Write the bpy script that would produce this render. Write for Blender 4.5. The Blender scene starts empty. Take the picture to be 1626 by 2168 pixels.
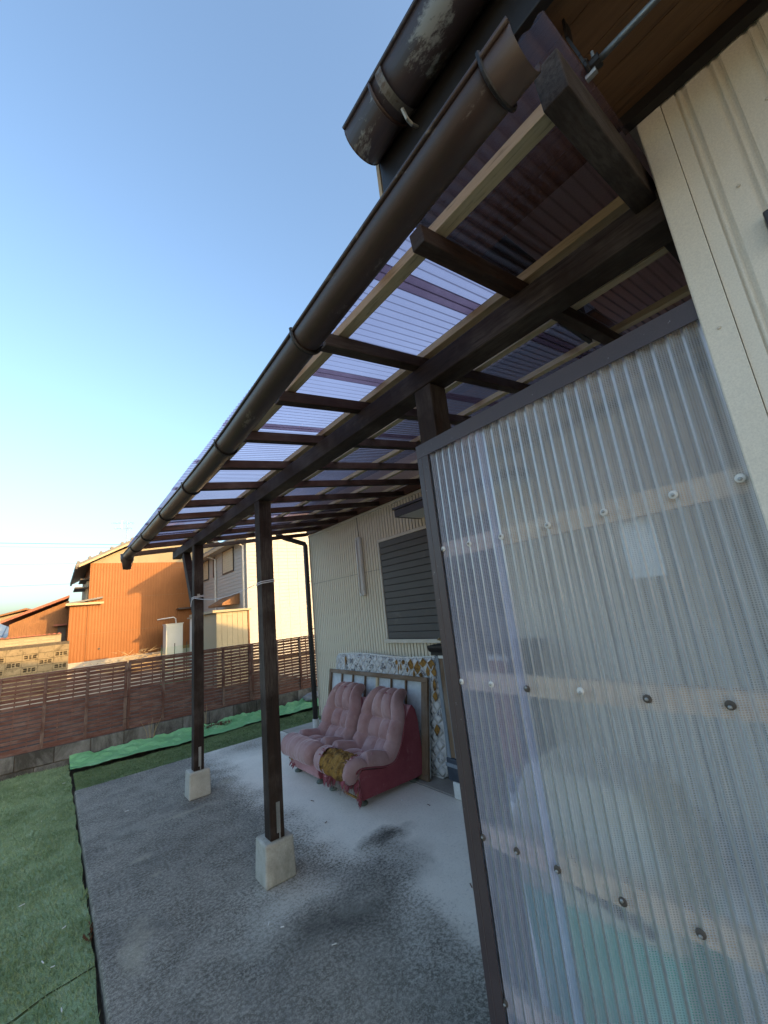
import bpy, math, random
import numpy as np
from mathutils import Vector, Matrix, noise as mnoise
random.seed(7); rng = np.random.default_rng(7)
R = math.radians
scn = bpy.context.scene
col = scn.collection

# ------------------------------------------------------------------ camera
CAM_H = 1.55
YAW, PITCH, ROLL = R(39.457), R(13.105), R(-6.107)
fwd = Vector((math.sin(YAW)*math.cos(PITCH), math.cos(YAW)*math.cos(PITCH), math.sin(PITCH)))
r0 = Vector((math.cos(YAW), -math.sin(YAW), 0)); u0 = r0.cross(fwd)
rt = math.cos(ROLL)*r0 + math.sin(ROLL)*u0
up = -math.sin(ROLL)*r0 + math.cos(ROLL)*u0
cd = bpy.data.cameras.new('camera'); cam = bpy.data.objects.new('camera', cd); col.objects.link(cam)
cd.sensor_fit = 'HORIZONTAL'; cd.sensor_width = 36.0; cd.lens = 860.56/1626*36
cd.clip_start = 0.02; cd.clip_end = 3000
cam.matrix_world = Matrix(((rt.x, up.x, -fwd.x, 0), (rt.y, up.y, -fwd.y, 0), (rt.z, up.z, -fwd.z, CAM_H), (0, 0, 0, 1)))
scn.camera = cam
# ------------------------------------------------------------------ sky and sun
SUN_AZ, SUN_EL = R(158), R(10.4)          # azimuth from +Y towards +X
world = bpy.data.worlds.new('World'); scn.world = world; world.use_nodes = True
wn = world.node_tree; wn.nodes.clear()
sky = wn.nodes.new('ShaderNodeTexSky'); sky.sky_type = 'NISHITA'; sky.sun_disc = False
sky.sun_elevation = SUN_EL; sky.sun_rotation = SUN_AZ
sky.altitude = 0; sky.air_density = 1.0; sky.dust_density = 4.5; sky.ozone_density = 3.2
bgn = wn.nodes.new('ShaderNodeBackground'); bgn.inputs['Strength'].default_value = 0.15
won = wn.nodes.new('ShaderNodeOutputWorld')
wn.links.new(sky.outputs[0], bgn.inputs[0]); wn.links.new(bgn.outputs[0], won.inputs[0])
sl = bpy.data.lights.new('sun', 'SUN'); sl.energy = 1.35; sl.angle = R(0.6); sl.color = (1.0, 0.62, 0.25)
so = bpy.data.objects.new('sun', sl); col.objects.link(so)
tosun = Vector((math.sin(SUN_AZ)*math.cos(SUN_EL), math.cos(SUN_AZ)*math.cos(SUN_EL), math.sin(SUN_EL)))
so.rotation_euler = tosun.to_track_quat('Z', 'Y').to_euler(); so.location = tosun*60
vs = scn.view_settings
vs.view_transform = 'Standard'; vs.look = 'None'; vs.gamma = 1.0; vs.use_curve_mapping = False
vs.exposure = 2.3
vs.use_white_balance = True; vs.white_balance_temperature = 7700; vs.white_balance_tint = 10
cy = scn.cycles
cy.max_bounces = 10; cy.transparent_max_bounces = 16; cy.diffuse_bounces = 5

# ------------------------------------------------------------------ materials
def nt(name):
    m = bpy.data.materials.new(name); m.use_nodes = True
    t = m.node_tree; t.nodes.clear()
    o = t.nodes.new('ShaderNodeOutputMaterial')
    return m, t, o
def N(t, typ, **kw):
    n = t.nodes.new('ShaderNode'+typ)
    for k, v in kw.items():
        if k.startswith('i_'): 
            key = k[2:]
            n.inputs[int(key) if key.isdigit() else key.replace('_', ' ')].default_value = v
        else: setattr(n, k, v)
    return n
def rgb(c): return (c[0], c[1], c[2], 1)
def noise(t, vec, scale, detail=5, rough=.6, dist=0):
    n = N(t, 'TexNoise', i_Scale=scale, i_Detail=detail, i_Roughness=rough, i_Distortion=dist)
    t.links.new(vec, n.inputs['Vector']); return n.outputs['Fac']
def ramp(t, fac, a, b, interp='LINEAR'):
    r = N(t, 'MapRange', i_1=a, i_2=b); r.clamp = True
    if interp != 'LINEAR': r.interpolation_type = interp
    t.links.new(fac, r.inputs[0]); return r.outputs[0]
def mix(t, fac, c1, c2, mode='MIX'):
    m = N(t, 'Mix', data_type='RGBA', blend_type=mode)
    for sock, v in ((m.inputs[0], fac), (m.inputs[6], c1), (m.inputs[7], c2)):
        if isinstance(v, bpy.types.NodeSocket): t.links.new(v, sock)
        elif isinstance(v, (int, float)): sock.default_value = v
        else: sock.default_value = rgb(v)
    return m.outputs[2]
def math_(t, op, a, b=None, c=None):
    m = N(t, 'Math', operation=op)
    for i, v in enumerate((a, b, c)):
        if v is None: continue
        if isinstance(v, bpy.types.NodeSocket): t.links.new(v, m.inputs[i])
        else: m.inputs[i].default_value = v
    return m.outputs[0]
def coords(t, stretch=(1, 1, 1), rnd=True):
    """object coordinates, shifted for every copy so that alike pieces differ"""
    tc = N(t, 'TexCoord'); v = tc.outputs['Object']
    if rnd:
        oi = N(t, 'ObjectInfo'); sc = N(t, 'VectorMath', operation='SCALE'); sc.inputs[0].default_value = (37, 53, 71)
        t.links.new(oi.outputs['Random'], sc.inputs['Scale'])
        ad = N(t, 'VectorMath', operation='ADD'); t.links.new(v, ad.inputs[0]); t.links.new(sc.outputs[0], ad.inputs[1]); v = ad.outputs[0]
    mp = N(t, 'Mapping'); mp.inputs['Scale'].default_value = stretch
    t.links.new(v, mp.inputs[0]); return mp.outputs[0]
def bump(t, h, strength, dist=.01):
    b = N(t, 'Bump', i_Strength=strength, i_Distance=dist); t.links.new(h, b.inputs['Height']); return b.outputs[0]
def bsdf(t, o, color, rough=.6, normal=None, metallic=0, spec=.4):
    p = N(t, 'BsdfPrincipled', i_Roughness=rough if not isinstance(rough, bpy.types.NodeSocket) else .5, i_Metallic=metallic)
    p.inputs['Specular IOR Level'].default_value = spec
    if isinstance(rough, bpy.types.NodeSocket): t.links.new(rough, p.inputs['Roughness'])
    if isinstance(color, bpy.types.NodeSocket): t.links.new(color, p.inputs['Base Color'])
    else: p.inputs['Base Color'].default_value = rgb(color)
    if normal is not None: t.links.new(normal, p.inputs['Normal'])
    t.links.new(p.outputs[0], o.inputs[0]); return p
def weathered(name, c1, c2, stain=None, scale=6, fine=90, rough=.7, stretch=(1, 1, 1), bmp=.25, bdist=.004, metallic=0, spec=.35, stain_lo=.56, stain_hi=.72, stain_scale=2.2, rnd=True):
    m, t, o = nt(name); v = coords(t, stretch, rnd)
    a = noise(t, v, scale, 6, .65); f = noise(t, v, fine, 4, .7)
    c = mix(t, ramp(t, a, .33, .67), c1, c2)
    c = mix(t, ramp(t, f, .3, .75), c, mix(t, .35, c, (c1[0]*.35, c1[1]*.35, c1[2]*.35)))
    if stain is not None:
        s = noise(t, v, stain_scale, 9, .72, .4); c = mix(t, ramp(t, s, stain_lo, stain_hi), c, stain)
    rr = math_(t, 'MULTIPLY_ADD', a, .25, rough-.12)
    bsdf(t, o, c, rr, bump(t, math_(t, 'MULTIPLY_ADD', f, .6, a), bmp, bdist), metallic, spec); return m
def wood(name, c1, c2, axis, grey=None, rough=.75, fine=1.0):
    st = [14.0, 14.0, 14.0]; st[axis] = 1.1
    m, t, o = nt(name); v = coords(t, st)
    g = noise(t, v, 2.2, 8, .7, 1.2); g2 = noise(t, v, 9*fine, 5, .7); big = noise(t, coords(t, (1.5, 1.5, 1.5)), 2.5, 4, .6)
    c = mix(t, ramp(t, g, .35, .65), c1, c2)
    c = mix(t, ramp(t, g2, .55, .75), c, tuple(x*.35 for x in c1))
    if grey is not None: c = mix(t, math_(t, 'MULTIPLY', ramp(t, big, .44, .62), ramp(t, g2, .3, .6)), c, grey)
    bsdf(t, o, c, rough, bump(t, math_(t, 'ADD', g, g2), .35, .004), 0, .3); return m
M = {}
DK1, DK2 = (.014, .008, .006), (.034, .019, .013)
for i, ax in enumerate('xyz'):
    M['dark_'+ax] = wood('dark_stained_wood_'+ax, DK1, DK2, i, grey=(.075, .060, .052))
    M['red_'+ax] = wood('red_brown_wood_'+ax, (.06, .025, .014), (.13, .058, .032), i)
    M['pale_'+ax] = wood('new_pine_'+ax, (.50, .37, .22), (.62, .49, .32), i, rough=.65)
    M['mid_'+ax] = wood('mid_brown_wood_'+ax, (.13, .078, .045), (.22, .14, .085), i, grey=(.24, .19, .15))
M['rafter_x'] = wood('rafter_wood', (.026, .013, .009), (.058, .029, .018), 0, grey=(.085, .064, .052))
M['fence'] = wood('painted_fence_wood', (.115, .046, .033), (.16, .068, .049), 0, grey=(.195, .115, .09), rough=.7)
M['fence_z'] = wood('painted_fence_post', (.09, .035, .025), (.14, .060, .043), 2, grey=(.21, .15, .12), rough=.7)
M['rail_y'] = wood('rail_wood', (.50, .33, .20), (.64, .45, .30), 1)
M['greywood'] = wood('bare_grey_wood', (.20, .17, .145), (.34, .30, .27), 2)
M['gutter'] = weathered('brown_gutter_metal', (.045, .025, .020), (.062, .035, .028), (.16, .135, .12), scale=3, fine=40, rough=.42, bmp=.12, stain_lo=.60, stain_hi=.66, stain_scale=7, stretch=(2.2, .8, 2.2), spec=.5)
M['gutter_old'] = weathered('flaking_gutter_metal', (.048, .026, .022), (.072, .042, .036), (.30, .28, .24), scale=3, fine=40, rough=.45, bmp=.1, stain_lo=.55, stain_hi=.60, stain_scale=7, stretch=(1, .45, 1), spec=.5)
M['black'] = weathered('black_paint', (.012, .010, .010), (.022, .019, .018), rough=.5, bmp=.1)
M['brown_frame'] = weathered('brown_aluminium', (.065, .045, .046), (.085, .06, .06), (.40, .38, .37), scale=5, fine=200, rough=.42, bmp=.05, stain_lo=.655, stain_hi=.675, stain_scale=55, spec=.5)
M['soffit'] = wood('soffit_plywood', (.115, .058, .026), (.18, .095, .045), 1, rough=.6, fine=.5)
M['cream'] = weathered('cream_siding', (.78, .715, .59), (.84, .78, .66), (.62, .55, .44), scale=2, fine=260, rough=.55, bmp=.10, bdist=.0015, stain_lo=.62, stain_hi=.9, rnd=False)
M['cream_wall'] = weathered('cream_wall_siding', (.72, .63, .48), (.79, .71, .56), (.55, .45, .32), scale=1.6, fine=160, rough=.6, bmp=.1, bdist=.0015, stain_lo=.55, stain_hi=.85, rnd=False)
M['groove_shade_dirt'] = weathered('dark_groove', (.05, .04, .03), (.07, .057, .045), rough=.9)  # groove shadow and dirt put into one backing colour
M['trim'] = weathered('cream_trim', (.62, .56, .46), (.70, .65, .55), (.40, .35, .27), rough=.5, bmp=.05)
M['concrete_base'] = weathered('footing_concrete', (.36, .35, .30), (.50, .485, .43), (.15, .15, .12), scale=7, fine=150, rough=.9, bmp=.5, bdist=.004, stain_lo=.5, stain_hi=.75)
M['block'] = weathered('mossy_block', (.20, .19, .175), (.31, .30, .275), (.055, .05, .042), scale=4, fine=120, rough=.92, bmp=.6, bdist=.006, stain_lo=.38, stain_hi=.60, stretch=(1, 1, .6))
M['foundation'] = weathered('foundation_render', (.33, .30, .26), (.42, .39, .34), (.22, .19, .15), rough=.9, bmp=.4)
M['steel'] = weathered('galvanised_steel', (.34, .35, .34), (.45, .46, .45), (.18, .13, .10), rough=.45, metallic=.75, bmp=.1, stain_lo=.6, stain_hi=.75, stain_scale=20)
M['old_steel'] = weathered('rusty_bracket_steel', (.16, .15, .14), (.26, .25, .23), (.10, .06, .04), rough=.55, metallic=.4, stain_lo=.5, stain_hi=.62, stain_scale=25)
M['white_plastic'] = weathered('white_plastic', (.68, .67, .63), (.76, .75, .71), (.48, .45, .40), rough=.4, bmp=.03)
M['rubber'] = weathered('brown_washer', (.075, .062, .05), (.11, .09, .075), rough=.6)
M['shutter'] = weathered('dark_grey_shutter', (.085, .080, .076), (.105, .10, .095), (.15, .14, .13), scale=3, fine=160, rough=.55, bmp=.06, stain_lo=.6, stain_hi=.8)
M['soil'] = weathered('dark_soil', (.07, .058, .044), (.115, .095, .07), (.18, .15, .11), scale=14, fine=160, rough=1, bmp=1, bdist=.015, rnd=False)
M['gap_ground'] = weathered('dark_garden_soil', (.022, .017, .012), (.04, .031, .022), rough=1, bmp=.6, rnd=False)
M['foot'] = weathered('green_grey_foot', (.085, .105, .088), (.13, .15, .125), rough=.5)
M['ochre'] = weathered('aged_foam', (.33, .165, .035), (.46, .25, .07), (.10, .045, .014), scale=16, fine=120, rough=.95, bmp=.9, bdist=.008, stain_lo=.46, stain_hi=.60, stain_scale=16)
M['teal'] = weathered('teal_plastic', (.06, .44, .32), (.09, .52, .39), rough=.4, bmp=.02)
M['beige_plastic'] = weathered('beige_plastic', (.62, .57, .42), (.68, .63, .48), rough=.45, bmp=.03)
M['cord'] = weathered('white_cord', (.62, .62, .66), (.72, .72, .76), rough=.8)
M['black_pipe'] = weathered('dark_pipe', (.035, .028, .026), (.055, .045, .042), rough=.45, bmp=.05, spec=.5)
M['navy'] = weathered('slate_blue_paint', (.035, .045, .06), (.055, .07, .09), (.14, .15, .16), rough=.55)
M['slate_trim'] = weathered('pale_slate_trim', (.17, .20, .23), (.24, .27, .30), rough=.5)
M['redpanel'] = weathered('red_brown_door', (.16, .035, .022), (.22, .05, .03), rough=.5, scale=4)
M['straw'] = weathered('dry_straw', (.36, .24, .11), (.50, .38, .22), rough=.95)
M['dryplant'] = weathered('dry_brown_plant', (.13, .06, .04), (.20, .10, .065), rough=.95)
M['silver_board'] = weathered('silver_backing', (.42, .46, .48), (.60, .64, .66), (.25, .27, .29), scale=5, fine=30, rough=.4, bmp=.35, bdist=.01, stain_lo=.58, stain_hi=.75, stain_scale=6)
M['bag'] = weathered('grey_bag', (.23, .23, .25), (.34, .34, .36), rough=.6)
# background paints
M['far_ground'] = weathered('dry_earth', (.44, .36, .24), (.54, .45, .31), (.28, .25, .15), scale=.6, fine=14, rough=1, bmp=.3, rnd=False)
M['tile_grey'] = weathered('grey_roof_tile', (.10, .105, .11), (.16, .165, .17), rough=.5, scale=2, fine=20)
M['tile_red'] = weathered('red_roof_tile', (.24, .07, .045), (.33, .11, .07), rough=.6, scale=3, fine=20)
M['far_cream'] = weathered('far_cream_plaster', (.26, .22, .145), (.31, .265, .18), (.21, .175, .115), scale=1, fine=30, rough=.8, bmp=.05)
M['far_white'] = weathered('far_white_siding', (.38, .365, .34), (.43, .415, .39), rough=.6, scale=.8, fine=30, bmp=.05)
M['far_brown'] = wood('far_brown_boards', (.16, .075, .035), (.27, .13, .06), 2)
M['far_frame'] = weathered('far_window_frame', (.05, .04, .035), (.07, .055, .05), rough=.5)
M['blind'] = weathered('beige_blind', (.52, .42, .28), (.58, .48, .34), rough=.7)
M['far_block'] = weathered('far_block_wall', (.20, .155, .09), (.28, .22, .135), (.085, .065, .038), scale=2.2, fine=30, rough=.95, bmp=.3, stain_lo=.5, stain_hi=.66)
M['far_shed'] = weathered('beige_shed_metal', (.29, .25, .165), (.33, .29, .195), rough=.5, scale=1)
M['pale_shed'] = weathered('pale_shed_metal', (.44, .47, .45), (.50, .53, .51), rough=.5, scale=1)
M['eave_wood'] = weathered('eave_board', (.42, .31, .20), (.50, .38, .25), rough=.8, scale=2)

def striped(name, c1, c2, pitch, axis, rough=.55):
    """ribbed sheet metal siding too far away to build rib by rib"""
    m, t, o = nt(name); tc = N(t, 'TexCoord'); sx = N(t, 'SeparateXYZ'); t.links.new(tc.outputs['Object'], sx.inputs[0])
    s = math_(t, 'SINE', math_(t, 'MULTIPLY', sx.outputs[axis], 2*math.pi/pitch))
    a = noise(t, tc.outputs['Object'], 1.2, 5, .6)
    c = mix(t, ramp(t, a, .3, .7), c1, c2)
    bsdf(t, o, c, rough, bump(t, s, .25, .012), 0, .25); return m
M['orange'] = striped('orange_ribbed_siding', (.205, .075, .021), (.24, .09, .028), .12, 0)

def poly_roof():
    m, t, o = nt('bronze_polycarbonate'); v = coords(t, (1, 1, 1), False)
    tr = N(t, 'BsdfTransparent'); tl = N(t, 'BsdfTranslucent'); gl = N(t, 'BsdfGlossy', i_Roughness=.3)
    f = noise(t, v, 3, 5, .6)
    lw = N(t, 'LayerWeight', i_Blend=.5); g = ramp(t, lw.outputs['Facing'], .45, .85)          # a slanting path through the tinted plastic absorbs more
    cT = mix(t, ramp(t, f, .3, .7), (.72, .56, .63), (.80, .63, .70)); cL = mix(t, ramp(t, f, .3, .7), (.85, .67, .76), (.90, .73, .81))
    cT = mix(t, g, cT, (.34, .25, .30)); cL = mix(t, g, cL, (.40, .30, .35))
    t.links.new(cT, tr.inputs[0]); t.links.new(cL, tl.inputs[0]); gl.inputs[0].default_value = (.6, .6, .6, 1)
    m1 = N(t, 'MixShader', i_0=.09); t.links.new(tr.outputs[0], m1.inputs[1]); t.links.new(tl.outputs[0], m1.inputs[2])
    fr = N(t, 'Fresnel', i_IOR=1.12); m2 = N(t, 'MixShader'); t.links.new(fr.outputs[0], m2.inputs[0])
    t.links.new(m1.outputs[0], m2.inputs[1]); t.links.new(gl.outputs[0], m2.inputs[2]); t.links.new(m2.outputs[0], o.inputs[0]); return m
M['roof_sheet'] = poly_roof()
def poly_screen(name, tint):
    """mesh reinforced clear corrugated sheet: fine white threads in a milky clear plastic"""
    m, t, o = nt(name); tc = N(t, 'TexCoord'); sx = N(t, 'SeparateXYZ'); t.links.new(tc.outputs['Object'], sx.inputs[0])
    k = 2*math.pi/.0046
    gy = math_(t, 'SINE', math_(t, 'MULTIPLY', sx.outputs[1], k)); gz = math_(t, 'SINE', math_(t, 'MULTIPLY', sx.outputs[2], k))
    g = ramp(t, math_(t, 'MAXIMUM', gy, gz), -.2, .9); lw = N(t, 'LayerWeight', i_Blend=.5); slant = ramp(t, lw.outputs['Facing'], .25, .75)
    rf = N(t, 'BsdfRefraction', i_Roughness=.14, i_IOR=1.06); rf.inputs[0].default_value = rgb((.86*tint[0], .90*tint[1], .93*tint[2]))
    tp = N(t, 'BsdfTransparent'); tp.inputs[0].default_value = rgb((.86*tint[0], .90*tint[1], .93*tint[2]))
    df = N(t, 'BsdfDiffuse'); df.inputs[0].default_value = rgb((.86*tint[0], .90*tint[1], .94*tint[2]))
    tl = N(t, 'BsdfTranslucent'); tl.inputs[0].default_value = rgb((.80*tint[0], .82*tint[1], .83*tint[2]))
    gl = N(t, 'BsdfGlossy', i_Roughness=.34)
    d = noise(t, tc.outputs['Object'], 4, 6, .65)
    a = N(t, 'MixShader', i_0=.50); t.links.new(rf.outputs[0], a.inputs[1]); t.links.new(tp.outputs[0], a.inputs[2])
    b = N(t, 'MixShader', i_0=.25); t.links.new(df.outputs[0], b.inputs[1]); t.links.new(tl.outputs[0], b.inputs[2])
    c = N(t, 'MixShader'); t.links.new(math_(t, 'ADD', math_(t, 'MULTIPLY', slant, .46), math_(t, 'MULTIPLY_ADD', g, .16, math_(t, 'MULTIPLY_ADD', d, .22, .13))), c.inputs[0]); t.links.new(a.outputs[0], c.inputs[1]); t.links.new(b.outputs[0], c.inputs[2])
    fr = N(t, 'Fresnel', i_IOR=1.2); e = N(t, 'MixShader'); t.links.new(fr.outputs[0], e.inputs[0]); t.links.new(c.outputs[0], e.inputs[1]); t.links.new(gl.outputs[0], e.inputs[2])
    t.links.new(e.outputs[0], o.inputs[0]); return m
def lap_dark_mat():  # film added between laps to darken the light coming through
    m, t, o = nt('lap_darkening_film'); v = coords(t, (1, 1, 1), False); f = noise(t, v, 6, 6, .7)
    tr = N(t, 'BsdfTransparent'); c = mix(t, ramp(t, f, .3, .7), (.42, .35, .34), (.58, .50, .48)); t.links.new(c, tr.inputs[0]); t.links.new(tr.outputs[0], o.inputs[0]); return m
M['lap_dark'] = lap_dark_mat()
M['screen'] = poly_screen('mesh_polycarbonate', (1, 1, 1))
M['screen_lilac'] = poly_screen('mesh_polycarbonate_lilac', (.93, .93, 1.05))

def patio_mat():
    m, t, o = nt('stained_concrete'); tc = N(t, 'TexCoord'); v = tc.outputs['Object']
    w = N(t, 'TexNoise', i_Scale=1.6, i_Detail=6, i_Roughness=.65); t.links.new(v, w.inputs['Vector'])
    ws = N(t, 'VectorMath', operation='MULTIPLY_ADD'); t.links.new(w.outputs['Color'], ws.inputs[0]); ws.inputs[1].default_value = (.7, .7, 0)
    sb = N(t, 'VectorMath', operation='SUBTRACT'); t.links.new(v, sb.inputs[0]); sb.inputs[1].default_value = (.35, .35, 0); t.links.new(sb.outputs[0], ws.inputs[2])
    wv = ws.outputs[0]; sx = N(t, 'SeparateXYZ'); t.links.new(wv, sx.inputs[0])
    def spot(cx, cy_, rx, ry, soft=.6):
        dx = math_(t, 'DIVIDE', math_(t, 'SUBTRACT', sx.outputs[0], cx), rx); dy = math_(t, 'DIVIDE', math_(t, 'SUBTRACT', sx.outputs[1], cy_), ry)
        d = math_(t, 'SQRT', math_(t, 'ADD', math_(t, 'MULTIPLY', dx, dx), math_(t, 'MULTIPLY', dy, dy)))
        return ramp(t, d, 1.0, 1.0-soft)
    n1 = noise(t, v, 5, 8, .7); n2 = noise(t, v, 55, 5, .8); n3 = noise(t, v, 190, 3, .7); n4 = noise(t, v, 1.3, 7, .68, .6)
    grit = ramp(t, math_(t, 'MULTIPLY_ADD', n2, .75, math_(t, 'MULTIPLY', n3, .35)), .50, .64)
    dirty = mix(t, ramp(t, n1, .38, .62), (.11, .099, .082), (.215, .196, .165))
    dirty = mix(t, math_(t, 'MULTIPLY', grit, .60), dirty, (.52, .485, .41))
    dirty = mix(t, math_(t, 'MULTIPLY', ramp(t, n4, .55, .68), .8), dirty, (.30, .285, .24)); n5 = noise(t, v, 1.9, 6, .6, .3); dirty = mix(t, math_(t, 'MULTIPLY', ramp(t, n5, .50, .70), .5), dirty, (.060, .058, .058)); dirty = mix(t, math_(t, 'MULTIPLY', ramp(t, noise(t, v, 14, 6, .75), .55, .7), .4), dirty, (.34, .33, .30))
    clean = mix(t, ramp(t, n1, .3, .7), (.76, .705, .61), (.84, .785, .69))
    clean = mix(t, math_(t, 'MULTIPLY', ramp(t, n2, .52, .68), .35), clean, (.30, .29, .28))
    # the sheltered strip by the house stayed clean; algae darkened the rain side
    edge = math_(t, 'ADD', sx.outputs[0], math_(t, 'MULTIPLY', math_(t, 'SUBTRACT', n2, .5), .55))
    k = ramp(t, edge, 1.28, 1.78, 'SMOOTHSTEP')
    k = math_(t, 'MULTIPLY', k, math_(t, 'SUBTRACT', 1.0, math_(t, 'MULTIPLY', spot(2.2, 5.75, .75, .55, .7), .55)))
    clean_near = math_(t, 'MAXIMUM', k, math_(t, 'MULTIPLY', spot(1.25, 2.55, .55, .45, .9), .6))
    k = math_(t, 'MAXIMUM', clean_near, math_(t, 'MULTIPLY', spot(1.62, 1.75, .34, .75, .8), .75))
    for (a, b, rx, ry, s) in ((1.92, 2.66, .30, .17, .85), (1.22, 2.27, .42, .27, .8), (1.62, 2.42, .55, .28, .62), (1.5, 1.7, .12, .4, .5)):
        k = math_(t, 'MULTIPLY', k, math_(t, 'SUBTRACT', 1.0, math_(t, 'MULTIPLY', spot(a, b, rx, ry, .75), s)))
    c = mix(t, math_(t, 'MULTIPLY', k, ramp(t, math_(t, 'ADD', grit, k), .2, .95)), dirty, clean)
    for (a, b, rx, ry, s) in ((1.95, 2.68, .20, .10, .62), (1.20, 2.25, .30, .18, .55), (.75, 3.7, .5, .6, .22)):
        c = mix(t, math_(t, 'MULTIPLY', spot(a, b, rx, ry, .9), s), c, (.035, .034, .033))
    for (a, b, rx, ry) in ((.72, 3.42, .05, .05), (.60, 3.78, .05, .07), (1.45, 4.75, .12, .07), (.95, 4.35, .25, .05), (.42, 2.9, .09, .3)):
        c = mix(t, math_(t, 'MULTIPLY', spot(a, b, rx, ry, .8), .5), c, (.42, .38, .29))
    h = math_(t, 'MULTIPLY_ADD', n2, .8, n3)
    bsdf(t, o, c, math_(t, 'MULTIPLY_ADD', n1, .1, .86), bump(t, h, .6, .005), 0, .12); return m
M['patio'] = patio_mat()

def turf_mat(name, c1, c2, c3):
    m, t, o = nt(name); tc = N(t, 'TexCoord'); v = tc.outputs['Object']
    a = noise(t, v, 2.4, 7, .7, .8); f = noise(t, v, 160, 4, .75); b = noise(t, v, 16, 6, .75)
    c = mix(t, ramp(t, a, .38, .60), tuple(x*.8 for x in c1), c2); c = mix(t, ramp(t, b, .48, .70), c, c3)
    c = mix(t, ramp(t, f, .35, .7), mix(t, .55, c, (.03, .045, .02)), c)
    bsdf(t, o, c, .8, bump(t, math_(t, 'ADD', f, b), .8, .008), 0, .25); return m
M['turf'] = turf_mat('artificial_turf', (.30, .445, .20), (.40, .54, .285), (.48, .58, .35))
M['turf_dark'] = turf_mat('dark_artificial_turf', (.15, .235, .085), (.22, .31, .125), (.26, .31, .16))
M['green_sheet'] = weathered('bright_green_netting', (.15, .42, .17), (.23, .52, .25), (.44, .64, .42), scale=3, fine=60, rough=.55, bmp=.5, bdist=.01, stain_lo=.58, stain_hi=.75, stain_scale=5)

def velvet(name, c1, c2, c3, spots=True):
    m, t, o = nt(name); v = coords(t)
    a = noise(t, v, 5, 6, .65); f = noise(t, v, 220, 3, .7); d = noise(t, v, 13, 6, .7)
    c = mix(t, ramp(t, a, .35, .65), c1, c2)
    if spots: c = mix(t, ramp(t, d, .60, .74), c, c3)
    p = bsdf(t, o, c, .85, bump(t, f, .35, .002), 0, .15)
    p.inputs['Sheen Weight'].default_value = .7; p.inputs['Sheen Roughness'].default_value = .3; p.inputs['Sheen Tint'].default_value = (.95, .78, .80, 1); return m
M['velvet'] = velvet('faded_pink_velvet', (.36, .20, .19), (.46, .29, .275), (.50, .38, .35))
M['velvet_dark'] = velvet('red_velvet_side', (.22, .048, .060), (.29, .075, .088), (.33, .13, .135))
M['velvet_front'] = velvet('pink_velvet_front', (.40, .19, .20), (.50, .27, .28), (.50, .33, .32))
def mattress_mat():
    m, t, o = nt('patterned_mattress_cloth'); tc = N(t, 'TexCoord'); v = tc.outputs['Object']
    sx = N(t, 'SeparateXYZ'); t.links.new(v, sx.inputs[0])
    q = math.pi/.11
    d1 = math_(t, 'ABSOLUTE', math_(t, 'SINE', math_(t, 'MULTIPLY', math_(t, 'ADD', sx.outputs[1], sx.outputs[2]), q)))
    d2 = math_(t, 'ABSOLUTE', math_(t, 'SINE', math_(t, 'MULTIPLY', math_(t, 'SUBTRACT', sx.outputs[1], sx.outputs[2]), q)))
    quilt = math_(t, 'MINIMUM', d1, d2)
    vo = N(t, 'TexVoronoi', i_Scale=9.5); mp = N(t, 'Mapping'); mp.inputs['Scale'].default_value = (1, .8, 1.25); mp.inputs['Rotation'].default_value = (.6, 0, 0)
    t.links.new(v, mp.inputs[0]); wn_ = N(t, 'TexNoise', i_Scale=22.0, i_Detail=3.0); t.links.new(v, wn_.inputs['Vector'])
    md = mix(t, .09, mp.outputs[0], wn_.outputs['Color']); t.links.new(md, vo.inputs['Vector'])
    wv = N(t, 'TexWave', i_Scale=34.0, i_Distortion=5.0); t.links.new(v, wv.inputs['Vector'])
    leaf = math_(t, 'MULTIPLY', ramp(t, vo.outputs['Distance'], .42, .34), ramp(t, wv.outputs['Fac'], .15, .6))
    a = noise(t, v, 3, 6, .65)
    c = mix(t, ramp(t, a, .35, .65), (.54, .53, .51), (.68, .67, .65))
    c = mix(t, math_(t, 'MULTIPLY', leaf, .8), c, (.10, .10, .115)); c = mix(t, math_(t, 'MULTIPLY', ramp(t, quilt, .13, .03), .55), c, (.60, .60, .59))
    f = noise(t, v, 150, 3, .7); h = math_(t, 'MULTIPLY_ADD', ramp(t, quilt, 0, .6), 1.4, math_(t, 'MULTIPLY', f, .15))
    bsdf(t, o, c, .9, bump(t, h, .7, .02), 0, .2); return m
M['mattress'] = mattress_mat()

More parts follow.
